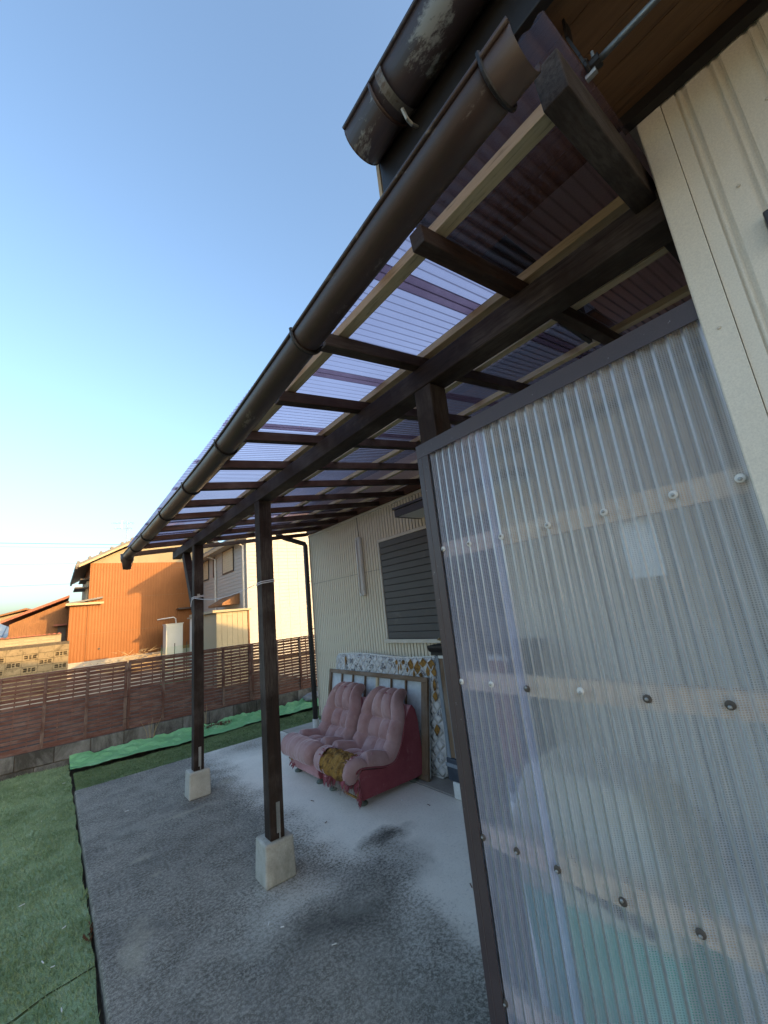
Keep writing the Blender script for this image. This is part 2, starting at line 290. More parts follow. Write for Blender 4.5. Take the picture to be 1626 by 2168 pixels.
# ------------------------------------------------------------------ helpers
class MB:
    def __init__(s): s.v = []; s.f = []
    def add(s, v, f):
        n = len(s.v); s.v += [tuple(p) for p in v]; s.f += [tuple(i+n for i in q) for q in f]; return s
    def box(s, a, b):
        x0, y0, z0 = a; x1, y1, z1 = b
        return s.add([(x0, y0, z0), (x1, y0, z0), (x1, y1, z0), (x0, y1, z0), (x0, y0, z1), (x1, y0, z1), (x1, y1, z1), (x0, y1, z1)],
                     [(0, 3, 2, 1), (4, 5, 6, 7), (0, 1, 5, 4), (1, 2, 6, 5), (2, 3, 7, 6), (3, 0, 4, 7)])
    def prism(s, poly, axis, a, b):
        """polygon in the two other axes (cyclic order) pulled along axis from a to b"""
        n = len(poly)
        def P(p, w):
            q = [0, 0, 0]; q[axis] = w; o = [i for i in range(3) if i != axis]; q[o[0]] = p[0]; q[o[1]] = p[1]; return tuple(q)
        return s.add([P(p, a) for p in poly]+[P(p, b) for p in poly], [tuple(range(n))[::-1], tuple(range(n, 2*n))]+[(i, (i+1) % n, n+(i+1) % n, n+i) for i in range(n)])
    def bar(s, p, q, w, h, upv=(0, 0, 1)):
        p, q = Vector(p), Vector(q); d = (q-p).normalized(); u = Vector(upv); sd = d.cross(u).normalized(); u = sd.cross(d)
        c = [(-w/2, -h/2), (w/2, -h/2), (w/2, h/2), (-w/2, h/2)]
        v = [p+sd*a+u*b for a, b in c]+[q+sd*a+u*b for a, b in c]
        return s.add(v, [(0, 1, 2, 3)[::-1], (4, 5, 6, 7)]+[(i, (i+1) % 4, 4+(i+1) % 4, 4+i) for i in range(4)])
    def tube(s, pts, r, n=8, caps=True):
        pts = [Vector(p) for p in pts]; rr = r if isinstance(r, (list, tuple)) else [r]*len(pts); base = len(s.v)
        prev = None
        for i, p in enumerate(pts):
            d = (pts[min(i+1, len(pts)-1)]-pts[max(i-1, 0)]).normalized()
            ref = Vector((0, 0, 1)) if abs(d.z) < .95 else Vector((1, 0, 0))
            a = d.cross(ref).normalized(); b = a.cross(d)
            for k in range(n):
                an = 2*math.pi*k/n; s.v.append(tuple(p+a*math.cos(an)*rr[i]+b*math.sin(an)*rr[i]))
        for i in range(len(pts)-1):
            for k in range(n):
                k2 = (k+1) % n; s.f.append((base+i*n+k, base+i*n+k2, base+(i+1)*n+k2, base+(i+1)*n+k))
        if caps:
            s.f.append(tuple(base+k for k in range(n))[::-1]); s.f.append(tuple(base+(len(pts)-1)*n+k for k in range(n)))
        return s
    def lathe(s, prof, c=(0, 0, 0), n=16, axis=2):
        base = len(s.v)
        for (r, h) in prof:
            for k in range(n):
                a = 2*math.pi*k/n; q = [r*math.cos(a), r*math.sin(a)]; q.insert(axis, h)
                s.v.append((c[0]+q[0], c[1]+q[1], c[2]+q[2]))
        for i in range(len(prof)-1):
            for k in range(n):
                k2 = (k+1) % n; s.f.append((base+i*n+k, base+i*n+k2, base+(i+1)*n+k2, base+(i+1)*n+k))
        s.f.append(tuple(base+k for k in range(n))[::-1]); s.f.append(tuple(base+(len(prof)-1)*n+k for k in range(n))); return s
    def grid(s, P):
        """P[i][j] points"""
        base = len(s.v); n, m = len(P), len(P[0])
        for row in P: s.v += [tuple(p) for p in row]
        for i in range(n-1):
            for j in range(m-1): s.f.append((base+i*m+j, base+i*m+j+1, base+(i+1)*m+j+1, base+(i+1)*m+j))
        return s
    def mesh(s, name, off=(0, 0, 0), smooth=False):
        me = bpy.data.meshes.new(name); me.from_pydata([(p[0]-off[0], p[1]-off[1], p[2]-off[2]) for p in s.v], [], s.f); me.update()
        if smooth: me.shade_smooth()
        return me
    def build(s, name, mat, parent=None, smooth=False, bevel=0, world=True, fix=True):
        off = root_loc(parent) if (parent is not None and world) else (0, 0, 0)
        me = s.mesh(name, off, smooth)
        if fix:
            import bmesh
            b = bmesh.new(); b.from_mesh(me); bmesh.ops.recalc_face_normals(b, faces=b.faces); b.to_mesh(me); b.free()
        return link(name, me, mat, parent, bevel)
def root_loc(o):
    p = Vector((0, 0, 0))
    while o is not None: p = p+o.location; o = o.parent
    return p
def link(name, me, mat, parent=None, bevel=0):
    o = bpy.data.objects.new(name, me); col.objects.link(o)
    if not me.materials: me.materials.append(M[mat] if isinstance(mat, str) else mat)
    if parent is not None: o.parent = parent
    if bevel:
        b = o.modifiers.new('bevel', 'BEVEL'); b.width = bevel; b.segments = 2; b.limit_method = 'ANGLE'
    return o
def tag(o, label=None, cat=None, group=None, kind=None):
    for k, v in (('label', label), ('category', cat), ('group', group), ('kind', kind)):
        if v: o[k] = v
    return o
def thing(name, label, cat, loc=(0, 0, 0), group=None):
    o = bpy.data.objects.new(name, None); col.objects.link(o); o.location = loc; o.empty_display_size = .1
    return tag(o, label, cat, group)
def B(a, b): return MB().box(a, b)
def corr(y0, y1, pitch, amp, seg=8):
    n = int(round((y1-y0)/pitch*seg)); return [(y0+(y1-y0)*i/n, amp*math.cos(2*math.pi*(y0+(y1-y0)*i/n)/pitch)) for i in range(n+1)]

# ================================================================== ground and setting
tag(B((-400, -400, -.5), (400, 600, -.10)).build('ground', 'far_ground'), kind='structure')
tag(B((-3.4, -3, -.2), (5.5, 7.5, -.092)).build('soil_bed', 'soil'), kind='structure')
tag(B((-9, 7.63, -.2), (5.4, 15.5, -.09)).build('dark_ground_patch', 'gap_ground'), kind='structure')  # dark ground added so the lower fence gaps look dark
patio = B((.28, -4, -.16), (2.628, 5.985, 0)).build('patio', 'patio', bevel=.012); tag(patio, kind='structure')
tag(B((2.634, -.5, -.16), (3.4, 5.98, .004)).build('house_apron', 'foundation', bevel=.006), kind='structure')

def lump(x, y):
    return .020*mnoise.noise(Vector((x*1.9+y*.8, y*3.4-x*1.2, 2)))+.012*mnoise.noise(Vector((x*6+y*2, y*11-x*4, 5)))+.5*(.012*math.sin(2.1*x+1.3*y)+.009*math.sin(3.7*y-2.3*x+1)+.006*math.sin(9*x+4*y)+.005*math.sin(11*y-3*x+.5)+.004*math.sin(23*y+6*x))
def turf(name, label, x0, x1, y0, y1, ex0, ex1, ey0, ey1, mat, nb, z0=-.045, blade=.018):
    """a mat of artificial turf: thin lumpy sheet with wavy edges, turned-down rim and a pile of blades"""
    root = thing(name, label, 'turf mat', ((x0+x1)/2, (y0+y1)/2, z0))
    nx, ny = int((x1-x0)/.06), int((y1-y0)/.06)
    P = []
    for i in range(nx+1):
        row = []
        for j in range(ny+1):
            u, w = i/nx, j/ny; y = y0+(y1-y0)*w; x = x0+(x1-x0)*u
            xa = x+ex0(y)*(1-u)+ex1(y)*u; ya = y+ey0(x)*(1-w)+ey1(x)*w
            row.append((xa, ya, z0+lump(xa, ya)*(.35 if u > .97 else 1)))
        P.append(row)
    mb = MB(); mb.grid(P)
    ring = [P[i][0] for i in range(nx+1)]+[P[nx][j] for j in range(1, ny+1)]+[P[i][ny] for i in range(nx-1, -1, -1)]+[P[0][j] for j in range(ny-1, 0, -1)]
    n = len(ring)
    mb.build('backing', mat, root, smooth=True, fix=False)
    MB().add([(p[0], p[1], p[2]-.004) for p in ring]+[(p[0]*1, p[1], p[2]-.030) for p in ring], [(i, (i+1) % n, n+(i+1) % n, n+i) for i in range(n)]).build('cut_edge', 'turf_dark', root, fix=False)
    # pile: one triangle per blade, leaning at random
    u = rng.random(nb); w = rng.random(nb)
    A = np.array(P); i = np.minimum((u*nx).astype(int), nx-1); j = np.minimum((w*ny).astype(int), ny-1); fu = (u*nx-i)[:, None]; fw = (w*ny-j)[:, None]
    p = (A[i, j]*(1-fu)+A[i+1, j]*fu)*(1-fw)+(A[i, j+1]*(1-fu)+A[i+1, j+1]*fu)*fw
    a = rng.random(nb)*2*math.pi; d = np.c_[np.cos(a), np.sin(a), np.zeros(nb)]*.0028
    tip = p+np.c_[rng.normal(0, .009, nb)-.004, rng.normal(0, .009, nb), rng.uniform(.5, 1.15, nb)*blade]
    V = np.stack([p-d, p+d, tip], 1).reshape(-1, 3)-np.array(root.location)
    me = bpy.data.meshes.new('pile'); me.vertices.add(3*nb); me.vertices.foreach_set('co', V.ravel().astype(np.float32))
    me.loops.add(3*nb); me.loops.foreach_set('vertex_index', np.arange(3*nb, dtype=np.int32)); me.polygons.add(nb)
    me.polygons.foreach_set('loop_start', np.arange(0, 3*nb, 3, dtype=np.int32)); me.update()
    tag(link('pile', me, mat, root), kind='stuff')
    return root
Z = lambda s: 0
def seam(x): return 2.935+.14*x+.012*math.sin(9*x)+.006*math.sin(23*x)
turf('turf_mat', 'large faded artificial turf mat left of the concrete patio', -3.2, .267, 2.95, 7.44, Z, lambda y: .005*math.sin(6*y)+.005*math.sin(17*y+1), lambda x: seam(x)-2.95+.007, Z, 'turf', 150000, blade=.022)
turf('turf_mat', 'small turf mat in the near left corner, below the dark seam', -2.2, .262, .6, 2.93, Z, lambda y: .006*math.sin(9*y), Z, lambda x: seam(x)-2.93-.007, 'turf', 46000, blade=.022)
turf('turf_mat', 'dark green turf strip along the far edge of the patio', .30, 5.2, 6.01, 6.86, Z, Z, lambda x: .012*math.sin(7*x), lambda x: .03*math.sin(3*x), 'turf_dark', 26000, z0=-.04)
# bright green netting laid against the wall
def netting():
    root = thing('green_netting', 'bright green plastic netting crumpled along the block wall', 'netting', (2.7, 7.1, -.03))
    P = []
    for i in range(301):
        x = .27+5*i/300; row = []
        for j in range(25):
            w = j/24; y = 6.88+.54*w+(.06*math.sin(2.7*x)+.03*math.sin(7.1*x+1)+.010*math.sin(11*x))*(1-w*.6)+(.10*max(0, .7-x) if j < 5 else 0)
            e = .25+.75*min(1, w*3); z = -.028+.055*w*w+.016*math.sin(9*x+5*w)*w+e*(.012*math.sin(21*x-8*w)+.010*math.sin(37*w+6*x)+.010*math.sin(13*w)+.004*math.sin(47*x+11*w)+.003*math.sin(63*x-29*w))
            row.append((x, y, z+.02+e*(.022*mnoise.noise(Vector((x*5, y*7, 1)))+.014*mnoise.noise(Vector((x*13+3*y, y*19, 4)))+.006*mnoise.noise(Vector((x*31, y*37, 7))))))
        P.append(row)
    MB().grid(P).build('sheet', 'green_sheet', root, smooth=True, fix=False)
netting()

# ================================================================== block wall and fence
WY = 7.50
def block_wall():
    root = thing('block_wall', 'low mossy concrete block wall carrying the brown fence', 'wall', (1.5, WY+.06, -.2))
    B((-2.2, WY+.012, -.35), (5.6, WY+.115, .205)).build('mortar', 'soil', root)
    me = B((-.192, 0, -.093), (.192, .11, .093)).mesh('block')
    import bmesh
    b = bmesh.new(); b.from_mesh(me); bmesh.ops.bevel(b, geom=list(b.edges), offset=.006, segments=1, affect='EDGES'); bmesh.ops.recalc_face_normals(b, faces=b.faces); b.to_mesh(me); b.free()
    for c in range(2):
        for k in range(20):
            o = link('block', me, 'block', root); o.location = Vector((-2.05+.392*k+(.196 if c else 0), WY+random.uniform(-.004, .004), .112-.196*c))-root.location
            o.rotation_euler.z = random.uniform(-.004, .004)
block_wall()
def fence():
    root = thing('fence', 'brown slatted wooden fence standing on the block wall', 'fence', (1.5, 7.56, .21))
    joints = [-2.9, -.985, .915, 2.79, 4.70]; rows = 18; z0, z1 = .235, 1.135
    slat = {}
    for a, b in zip(joints[:-1], joints[1:]):
        L = b-a-.02; me = B((-L/2, -.008, -.0188), (L/2, .008, .0188)).mesh('slat'); cx_ = (a+b)/2
        dz = random.uniform(-.008, .008); tilt = random.uniform(-.004, .004)
        for r in range(rows):
            o = link('slat', me, 'fence', root)
            z = z0+.02+(z1-z0-.04)*r/(rows-1)
            o.location = Vector((cx_, 7.565+random.uniform(-.002, .002), z+dz+random.uniform(-.002, .002)))-root.location
            o.rotation_euler = (random.uniform(-.05, .05), tilt*0+random.uniform(-.0015, .0015), 0)
        n = 12
        for k in range(n+1):                                   # uprights behind the slats
            x = a+.03+(b-a-.06)*k/n
            B((x-.007, 7.576, z0+dz), (x+.007, 7.592, z1+dz)).build('backing_strip', 'fence_z', root)
        for k in range(5):
            x = a+.0212+(b-a-.0424)*k/4
            B((x-.019, 7.528, z0-.02+dz), (x+.019, 7.556, z1+.004+dz)).build('fence_post', 'fence_z', root, bevel=.002)
        B((a+.012, 7.540, z1+dz+.004), (b-.012, 7.590, z1+dz+.026)).build('top_rail', 'fence', root, bevel=.002)
        B((a+.012, 7.548, z0-.034+dz), (b-.012, 7.590, z0-.002+dz)).build('bottom_rail', 'fence', root, bevel=.002)
    for j in joints[1:4]:
        for z in (.36, .66, 1.02):
            MB().tube([(j-.06, 7.522, z), (j, 7.517, z+.004), (j+.06, 7.522, z-.002), (j+.075, 7.60, z), (j-.07, 7.60, z), (j-.06, 7.522, z)], .003, 5).build('wire_tie', 'black', root)
fence()

# ================================================================== porch
SL = .13
def rz(x): return 2.50+SL*(x-1.12)             # rafter underside
PX0, PX1 = 1.120, 1.213
porch = thing('porch', 'dark timber lean-to porch with corrugated lilac plastic roof', 'porch', (1.166, 2.83, .227))
posts = (1.035, 2.83, 4.63)
for k, py in enumerate(posts):
    p = B((PX0, py-.046, .228), (PX1, py+.046, 2.404)).build('post', 'dark_z', porch, bevel=.004)
    # strap anchor on the face towards the patio front
    MB().box((1.162, py-.0505, .262), (1.186, py-.0465, .43)).build('anchor_plate', 'steel', p)
    MB().lathe([(.009, 0), (.009, .004), (.006, .009)], (1.172, py-.0598, .37), 10, 1).build('bolt', 'steel', p)
    MB().tube([(1.178, py-.054, .226), (1.178, py-.054, .30), (1.176, py-.052, .315)], .005, 8).build('anchor_rod', 'steel', p)
p1 = [o for o in porch.children if o.name.startswith('post')][2]
MB().box((1.150, 4.5805, 1.855), (1.176, 4.5835, 1.885)).build('square_washer', 'steel', p1)
MB().lathe([(.007, 0), (.007, .01)], (1.163, 4.571, 1.870), 6, 1).build('bolt', 'steel', p1)
B((PX0-.002, .150, 2.405), (PX1+.001, 5.62, 2.499)).build('beam', 'dark_y', porch, bevel=.004)
MB().bar((1.166, 5.14, 2.39), (1.166, 4.685, 1.72), .085, .075, (1, 0, 0)).build('brace', 'dark_z', porch, bevel=.004)
raf_y = [.57, 1.055, 1.475, 1.915, 2.363, 2.81, 3.265, 3.715, 4.19, 4.665, 5.10, 5.585]
ang = math.atan(SL); Lr = (3.0-.685)/math.cos(ang)
me_r = B((0, -.0225, 0), (Lr, .0225, .05)).mesh('rafter')
for y in raf_y:
    o = link('rafter', me_r, 'rafter_x', porch, .003); o.location = Vector((.685+random.uniform(-.012, .012), y, rz(.685)+.001))-porch.location; o.rotation_euler.y = -ang
E0 = MB().bar((.648, .182, rz(.648)+.012), (1.9, .182, rz(1.9)+.012), .05, .085, (0, 0, 1)); E0.build('rafter', 'dark_x', porch, bevel=.003)
for k, bx in enumerate((.73, 1.158, 1.505, 1.925, 2.345, 2.765)):
    zb = rz(bx+.02)+.0555
    y0 = .212 if k < 3 else .16
    me = MB().bar((bx+.0225, y0, zb+.0155), (bx+.0225, 5.33, zb+.0155), .045, .028, (-SL, 0, 1)); me.build('batten', 'pale_y', porch, bevel=.0015)
sheet_x0, sheet_x1 = .60, 3.0
for k in range(9):
    y0 = .150+.575*k; prof = corr(y0, y0+.645, .032, .0045, 8); dz = .0014*(k % 2)
    P = []
    for x in (sheet_x0+random.uniform(-.006, .006), 1.3, 2.1, sheet_x1):
        P.append([(x, y, rz(x)+.0555+.030+.006+a+dz) for y, a in prof])
    MB().grid(P).build('roof_sheet', 'roof_sheet', porch, smooth=True, fix=False)
    if k: MB().grid([[(x, y, rz(x)+.0555+.030+.006+a+.0007) for y, a in corr(y0+.004, y0+.066, .032, .0045, 8)] for x in (sheet_x0+.02, 1.3, 2.1, sheet_x1)]).build('lap_dark_film', 'lap_dark', porch, smooth=True, fix=False)  # added dark film along each overlap
B((2.985, .16, 2.752), (3.026, 5.57, 2.84)).build('ledger', 'red_y', porch, bevel=.003)
def half_round(mb, cs, r, n=14, th=.003, lip=.006, cap=False):
    """open gutter through the points cs (centres of its top line)"""
    cs = [Vector(c) for c in cs]
    prof = [(-r-lip*.2, .004)]+[(-r*math.cos(math.pi*i/n), -r*math.sin(math.pi*i/n)) for i in range(n+1)]+[(r, .006), (r-th, .006)]+[((r-th)*math.cos(math.pi*i/n), -(r-th)*math.sin(math.pi*i/n)) for i in range(n+1)]+[(-(r-th), .004)]
    m = len(prof); K = len(cs)
    mb.add([(c.x+a, c.y, c.z+b) for c in cs for a, b in prof], [(k*m+i, k*m+(i+1) % m, (k+1)*m+(i+1) % m, (k+1)*m+i) for k in range(K-1) for i in range(m)]+[tuple(range(m)), tuple(range((K-1)*m, K*m))[::-1]])
    if cap:
        c = cs[-1]; pts = [(-r*math.cos(math.pi*i/n), -r*math.sin(math.pi*i/n)) for i in range(n+1)]
        mb.prism([(c.x+a, c.z+b) for a, b in pts], 1, c.y-.002, c.y+.002)
    mb.tube([(c.x-r-lip*.3, c.y, c.z+.004) for c in cs], lip, 8)
    return mb
GR = .047; gp = [(.178, 2.440), (.53, 2.420), (.742, 2.400), (1.19, 2.368), (1.76, 2.330), (2.4, 2.322), (3.14, 2.325), (3.9, 2.330), (4.95, 2.350)]
gys, gzs = [p[0] for p in gp], [p[1] for p in gp]
def gc(y): return Vector((.560, y, float(np.interp(y, gys, gzs))))
ys_ = np.linspace(gys[0], gys[-1], 28); zz_ = np.interp(ys_, gys, gzs); zz_ = np.r_[zz_[0], (zz_[:-2]+zz_[1:-1]+zz_[2:])/3, zz_[-1]]
gut = half_round(MB(), [(.560, y, z) for y, z in zip(ys_, zz_)], GR).build('gutter', 'gutter', porch)
for p in gut.data.polygons: p.use_smooth = True
g1 = Vector((.560, 4.95, zz_[-1]))
for y in (.235, .965, 1.74, 2.35, 3.0, 3.75, 4.35):
    c = gc(y); c.z = float(np.interp(y, ys_, zz_))
    pts = [(c.x-(GR+.004)*math.cos(math.pi*i/14), c.y, c.z-(GR+.004)*math.sin(math.pi*i/14)) for i in range(15)]
    pts = [(c.x-GR-.006, c.y, c.z+.014)]+pts+[(c.x+GR+.02, c.y, c.z+.05)]
    MB().tube(pts, .0042 if y != .965 else .006, 6).build('gutter_hanger', 'black', gut)
MB().lathe([(.062, .02), (.06, -.05), (.045, -.075), (.036, -.14), (.033, -.14)], (g1.x, g1.y+.03, g1.z-.0), 16).build('outlet_funnel', 'gutter', gut, smooth=True)
MB().tube([(g1.x+.03, g1.y-.02, g1.z-.02), (g1.x+.05, g1.y, g1.z-.09), (g1.x+.03, g1.y+.01, g1.z-.12)], .0025, 5).build('wire', 'black', gut)

for k, (py, lb) in enumerate(zip(posts, ('concrete footing block half hidden behind the corrugated screen', 'concrete footing block under the nearer freestanding porch post', 'concrete footing block under the farther porch post with the brace'))):
    mb = MB(); a, b = .100, .092
    mb.add([(1.172+sx*a, py+.02+sy*.09, z) if z < .1 else (1.172+sx*b, py+.02+sy*.083, z) for z in (0, .227) for sx, sy in ((-1, -1), (1, -1), (1, 1), (-1, 1))],
           [(0, 3, 2, 1), (4, 5, 6, 7), (0, 1, 5, 4), (1, 2, 6, 5), (2, 3, 7, 6), (3, 0, 4, 7)])
    tag(mb.build('post_footing', 'concrete_base', bevel=.012), lb, 'footing', 'porch post footings')

cp = []
for i in range(25):
    t_ = i/24; cp.append((1.108, 4.58+(2.88-4.58)*t_, 1.845+(1.80-1.845)*t_-.05*math.sin(math.pi*t_)))
cord = thing('cord', 'thin white cord strung between the two freestanding posts', 'cord', (1.1, 3.7, 1.8))
MB().tube(cp, .0028, 5).build('strand', 'cord', cord)
for py, z in ((4.63, 1.845), (2.83, 1.80)):
    for dz in (0, .012):
        q = .049; MB().tube([(1.166-q, py-q, z+dz), (1.166+q, py-q, z+dz+.012), (1.166+q, py+q, z+dz+.006), (1.166-q, py+q, z+dz-.006), (1.166-q, py-q, z+dz)], .0035, 6).build('loop', 'cord', cord)
MB().tube([(1.112, 4.575, 1.84), (1.098, 4.60, 1.82), (1.095, 4.62, 1.76)], .003, 5).build('loose_end', 'cord', cord)

# ================================================================== house
house = thing('house', 'cream sided house with brown eaves beside the porch', 'house', (3.03, 2, 0))
def grooved(path, z0, z1, name, mat, thick=.022):
    """siding panel: path of (x, y) points followed along y, extruded in z, closed at the back"""
    pts = path+[(path[-1][0]+thick, path[-1][1]), (path[0][0]+thick, path[0][1])]
    n = len(pts); v = [(x, y, z0) for x, y in pts]+[(x, y, z1) for x, y in pts]
    f = [(i, (i+1) % n, n+(i+1) % n, n+i) for i in range(n)]
    # caps as quads against the back edge
    mb = MB(); mb.add(v, f)
    return mb.build(name, mat, house)
def near_siding():
    import bmesh
    out = []
    for w in (.0445, .0085):
        me = B((0, -w/2, .05), (.010, w/2, 2.662)).mesh('siding_plank'); b_ = bmesh.new(); b_.from_mesh(me)
        bmesh.ops.bevel(b_, geom=[e for e in b_.edges if abs(e.verts[0].co.z-e.verts[1].co.z) > .1 and e.verts[0].co.x < .005], offset=.0035 if w > .02 else .0025, segments=2, affect='EDGES'); bmesh.ops.recalc_face_normals(b_, faces=b_.faces); b_.to_mesh(me); b_.free(); out.append(me)
    link('siding_plank', B((0, -.0135, .05), (.010, .0135, 2.662)).mesh('siding_plank'), 'cream', house).location = Vector((1.070, .0775, 0))-house.location
    for k in range(54):
        yr = .056-.0655*k
        link('siding_rib', out[1], 'cream', house).location = Vector((1.0705, yr, 0))-house.location
        link('siding_plank', out[0], 'cream', house).location = Vector((1.070, yr-.0328, 0))-house.location
near_siding()
B((1.0765, -3.5, .05), (1.0915, .092, 2.662)).build('siding_backing', 'cream', house)
MB().prism([(1.066, .0925), (1.066, .142), (1.069, .145), (1.10, .145), (1.10, .0925)], 2, .05, 2.664).build('corner_trim', 'cream', house)
for zz, yy in ((2.05, .118), (1.62, .112), (2.33, .02), (2.47, -.06)): MB().lathe([(.004, 0), (.003, -.002)], (1.0655 if yy > .09 else 1.0695, yy, zz), 8, 0).build('nail_head', 'trim', house)
B((1.096, .10, .0), (3.03, .143, 2.70)).build('return_wall', 'cream_wall', house)
B((1.092, -8, -.1), (10.5, .098, 2.70)).build('wall_core', 'cream_wall', house)
me_lo = B((0, -.020, .166), (.010, .020, 1.996)).mesh('siding_plank'); me_hi = B((0, -.020, 2.0), (.010, .020, 2.7215)).mesh('siding_plank')
for me in (me_lo, me_hi):
    import bmesh
    b_ = bmesh.new(); b_.from_mesh(me); bmesh.ops.bevel(b_, geom=[e for e in b_.edges if abs(e.verts[0].co.z-e.verts[1].co.z) > .1 and e.verts[0].co.x < .005], offset=.002, segments=1, affect='EDGES'); bmesh.ops.recalc_face_normals(b_, faces=b_.faces); b_.to_mesh(me); b_.free()
    for k in range(104):
        o = link('siding_plank', me, 'cream_wall', house); o.location = Vector((3.030+random.uniform(0, .0008), .178+.052*k, 0))-house.location
B((3.0405, .15, .165), (3.0515, 5.575, 2.722)).build('siding_backing', 'groove_shade_dirt', house)  # dark backing stands in for shadow and dirt in the siding grooves
B((3.034, .15, -.1), (3.2, 5.57, .163)).build('foundation', 'foundation', house)
B((3.053, .146, .1), (5.3, 5.568, 3.21)).build('wall_core', 'cream_wall', house)
B((3.018, .15, 2.722), (3.05, 5.59, 2.75)).build('top_trim', 'trim', house, bevel=.002)
MB().prism([(3.022, 5.56), (3.022, 5.585), (3.06, 5.585), (3.06, 5.576), (3.034, 5.576), (3.034, 5.56)], 2, .16, 2.722).build('corner_trim', 'trim', house)
MB().tube([(3.010, .3+i*.21, 2.762+.008*math.sin(i*1.3)) for i in range(26)], .004, 5).build('cable', 'black', house)
# shuttered window
win = B((3.020, 2.15, 1.19), (3.029, 3.82, 2.31)).build('shutter_window', 'black', house)
for (a, b) in (((3.004, 2.12, 2.31), (3.029, 3.85, 2.345)), ((3.004, 3.82, 1.19), (3.029, 3.85, 2.309)), ((3.004, 2.12, 1.19), (3.029, 2.149, 2.309)), ((2.985, 2.08, 1.150), (3.029, 3.875, 1.189))):
    MB().box(a, b).build('window_sill' if a[2] == 1.150 else 'window_frame', 'trim', win, bevel=.003)
for r in range(15):
    z = 1.192+.0745*r; B((3.010, 2.152, z+.003), (3.0195, 3.818, z+.0715)).build('shutter_slat', 'shutter', win, bevel=.004)
aw = B((2.66, 1.7, 2.505), (3.03, 3.10, 2.53)).build('window_hood', 'black_pipe', house, bevel=.003)
B((2.675, 1.7, 2.43), (2.69, 3.085, 2.504)).build('hood_fascia', 'black_pipe', aw); B((2.691, 3.07, 2.43), (3.029, 3.085, 2.504)).build('hood_end', 'black_pipe', aw)
B((2.692, 1.7, 2.435), (3.029, 3.069, 2.443)).build('hood_soffit', 'white_plastic', aw)
# near eave
for k in range(5): B((.688+.0775*k, -3.2, 2.682), (.688+.0775*(k+1)-.0015, .640, 2.70)).build('soffit_board', 'soffit', house)
B((1.038, -3.2, 2.650), (1.0645, .17, 2.681)).build('soffit_trim', 'black', house)
B((.662, -3.2, 2.655), (.686, .655, 2.88)).build('fascia', 'black', house, bevel=.003)
B((.688, .641, 2.655), (1.9, .660, 2.95)).build('bargeboard', 'black', house)
B((.664, .661, 2.60), (.70, .673, 2.86)).build('barge_strip', 'eave_wood', house)
MB().prism([(.60, 2.885), (5.8, 4.44), (11.0, 2.885), (11.0, 2.96), (5.8, 4.52), (.60, 2.96)], 1, -9, .69).build('roof', 'tile_grey', house)
MB().prism([(.70, 2.88), (5.8, 4.40), (10.4, 2.88)], 1, -8.9, .63).build('gable_wall', 'cream_wall', house)
MB().add([(2.40, .72, 3.24), (5.7, .72, 3.24), (5.7, 5.80, 3.24), (2.40, 5.80, 3.24), (4.05, .72, 3.72), (4.05, 4.8, 3.72)], [(0, 3, 2, 1), (0, 1, 4), (1, 2, 5, 4), (2, 3, 5), (3, 0, 4, 5)]).build('roof', 'tile_grey', house)
B((2.40, .72, 3.14), (2.43, 5.80, 3.239)).build('fascia', 'black', house); B((2.431, .72, 3.20), (3.05, 5.79, 3.22)).build('soffit', 'soffit', house)
ug = half_round(MB(), [(.606, -3.2, 2.842), (.606, .655, 2.835)], .062, cap=True).build('eave_gutter', 'gutter_old', house)
for p in ug.data.polygons: p.use_smooth = len(p.vertices) == 4
for y in (.50, -.35, -1.2):
    pts = [(.606-.066*math.cos(math.pi*i/14), y, 2.838-.066*math.sin(math.pi*i/14)) for i in range(15)]
    mb = MB()
    for i in range(14): mb.bar(pts[i], pts[i+1], .022, .003, (0, 1, 0)) if False else mb.add([(pts[i][0], y-.011, pts[i][2]), (pts[i][0], y+.011, pts[i][2]), (pts[i+1][0], y+.011, pts[i+1][2]), (pts[i+1][0], y-.011, pts[i+1][2])], [(0, 1, 2, 3)])
    h_ = mb.build('gutter_bracket', 'old_steel', ug, smooth=True)
    MB().tube([(.612, y, 2.770), (.625, y, 2.748), (.64, y, 2.742), (.663, y, 2.752)], .005, 6).build('bracket_arm', 'steel', ug)
for y in (.535, -.31): 
    MB().tube([(.606-.065*math.cos(math.pi*i/14), y, 2.838-.065*math.sin(math.pi*i/14)) for i in range(15)], .005, 6).build('gutter_joint', 'gutter', ug, smooth=True)
B((1.050, -1.6, 2.165), (1.0685, .003, 2.232)).build('window_head', 'black_pipe', house, bevel=.003)
# downpipe at the far corner of the house
dp = MB().tube([(2.985, 5.63, .10), (2.985, 5.63, 2.60), (2.97, 5.63, 2.63), (2.66, 5.66, 2.72), (2.56, 5.66, 2.77), (2.36, 5.70, 3.11)], .036, 12).build('downpipe', 'black_pipe', house, smooth=True)
MB().lathe([(.045, .005), (.045, .12), (.040, .121)], (2.985, 5.63, 0), 14).build('pipe_collar', 'white_plastic', dp, smooth=False)
for z in (.55, 1.35, 2.05): MB().tube([(2.985, 5.60, z), (3.03, 5.57, z)], .006, 6).build('pipe_clip', 'black', dp)
B((2.285, .9, 3.10), (2.395, 5.83, 3.18)).build('main_gutter', 'black_pipe', house, bevel=.02)

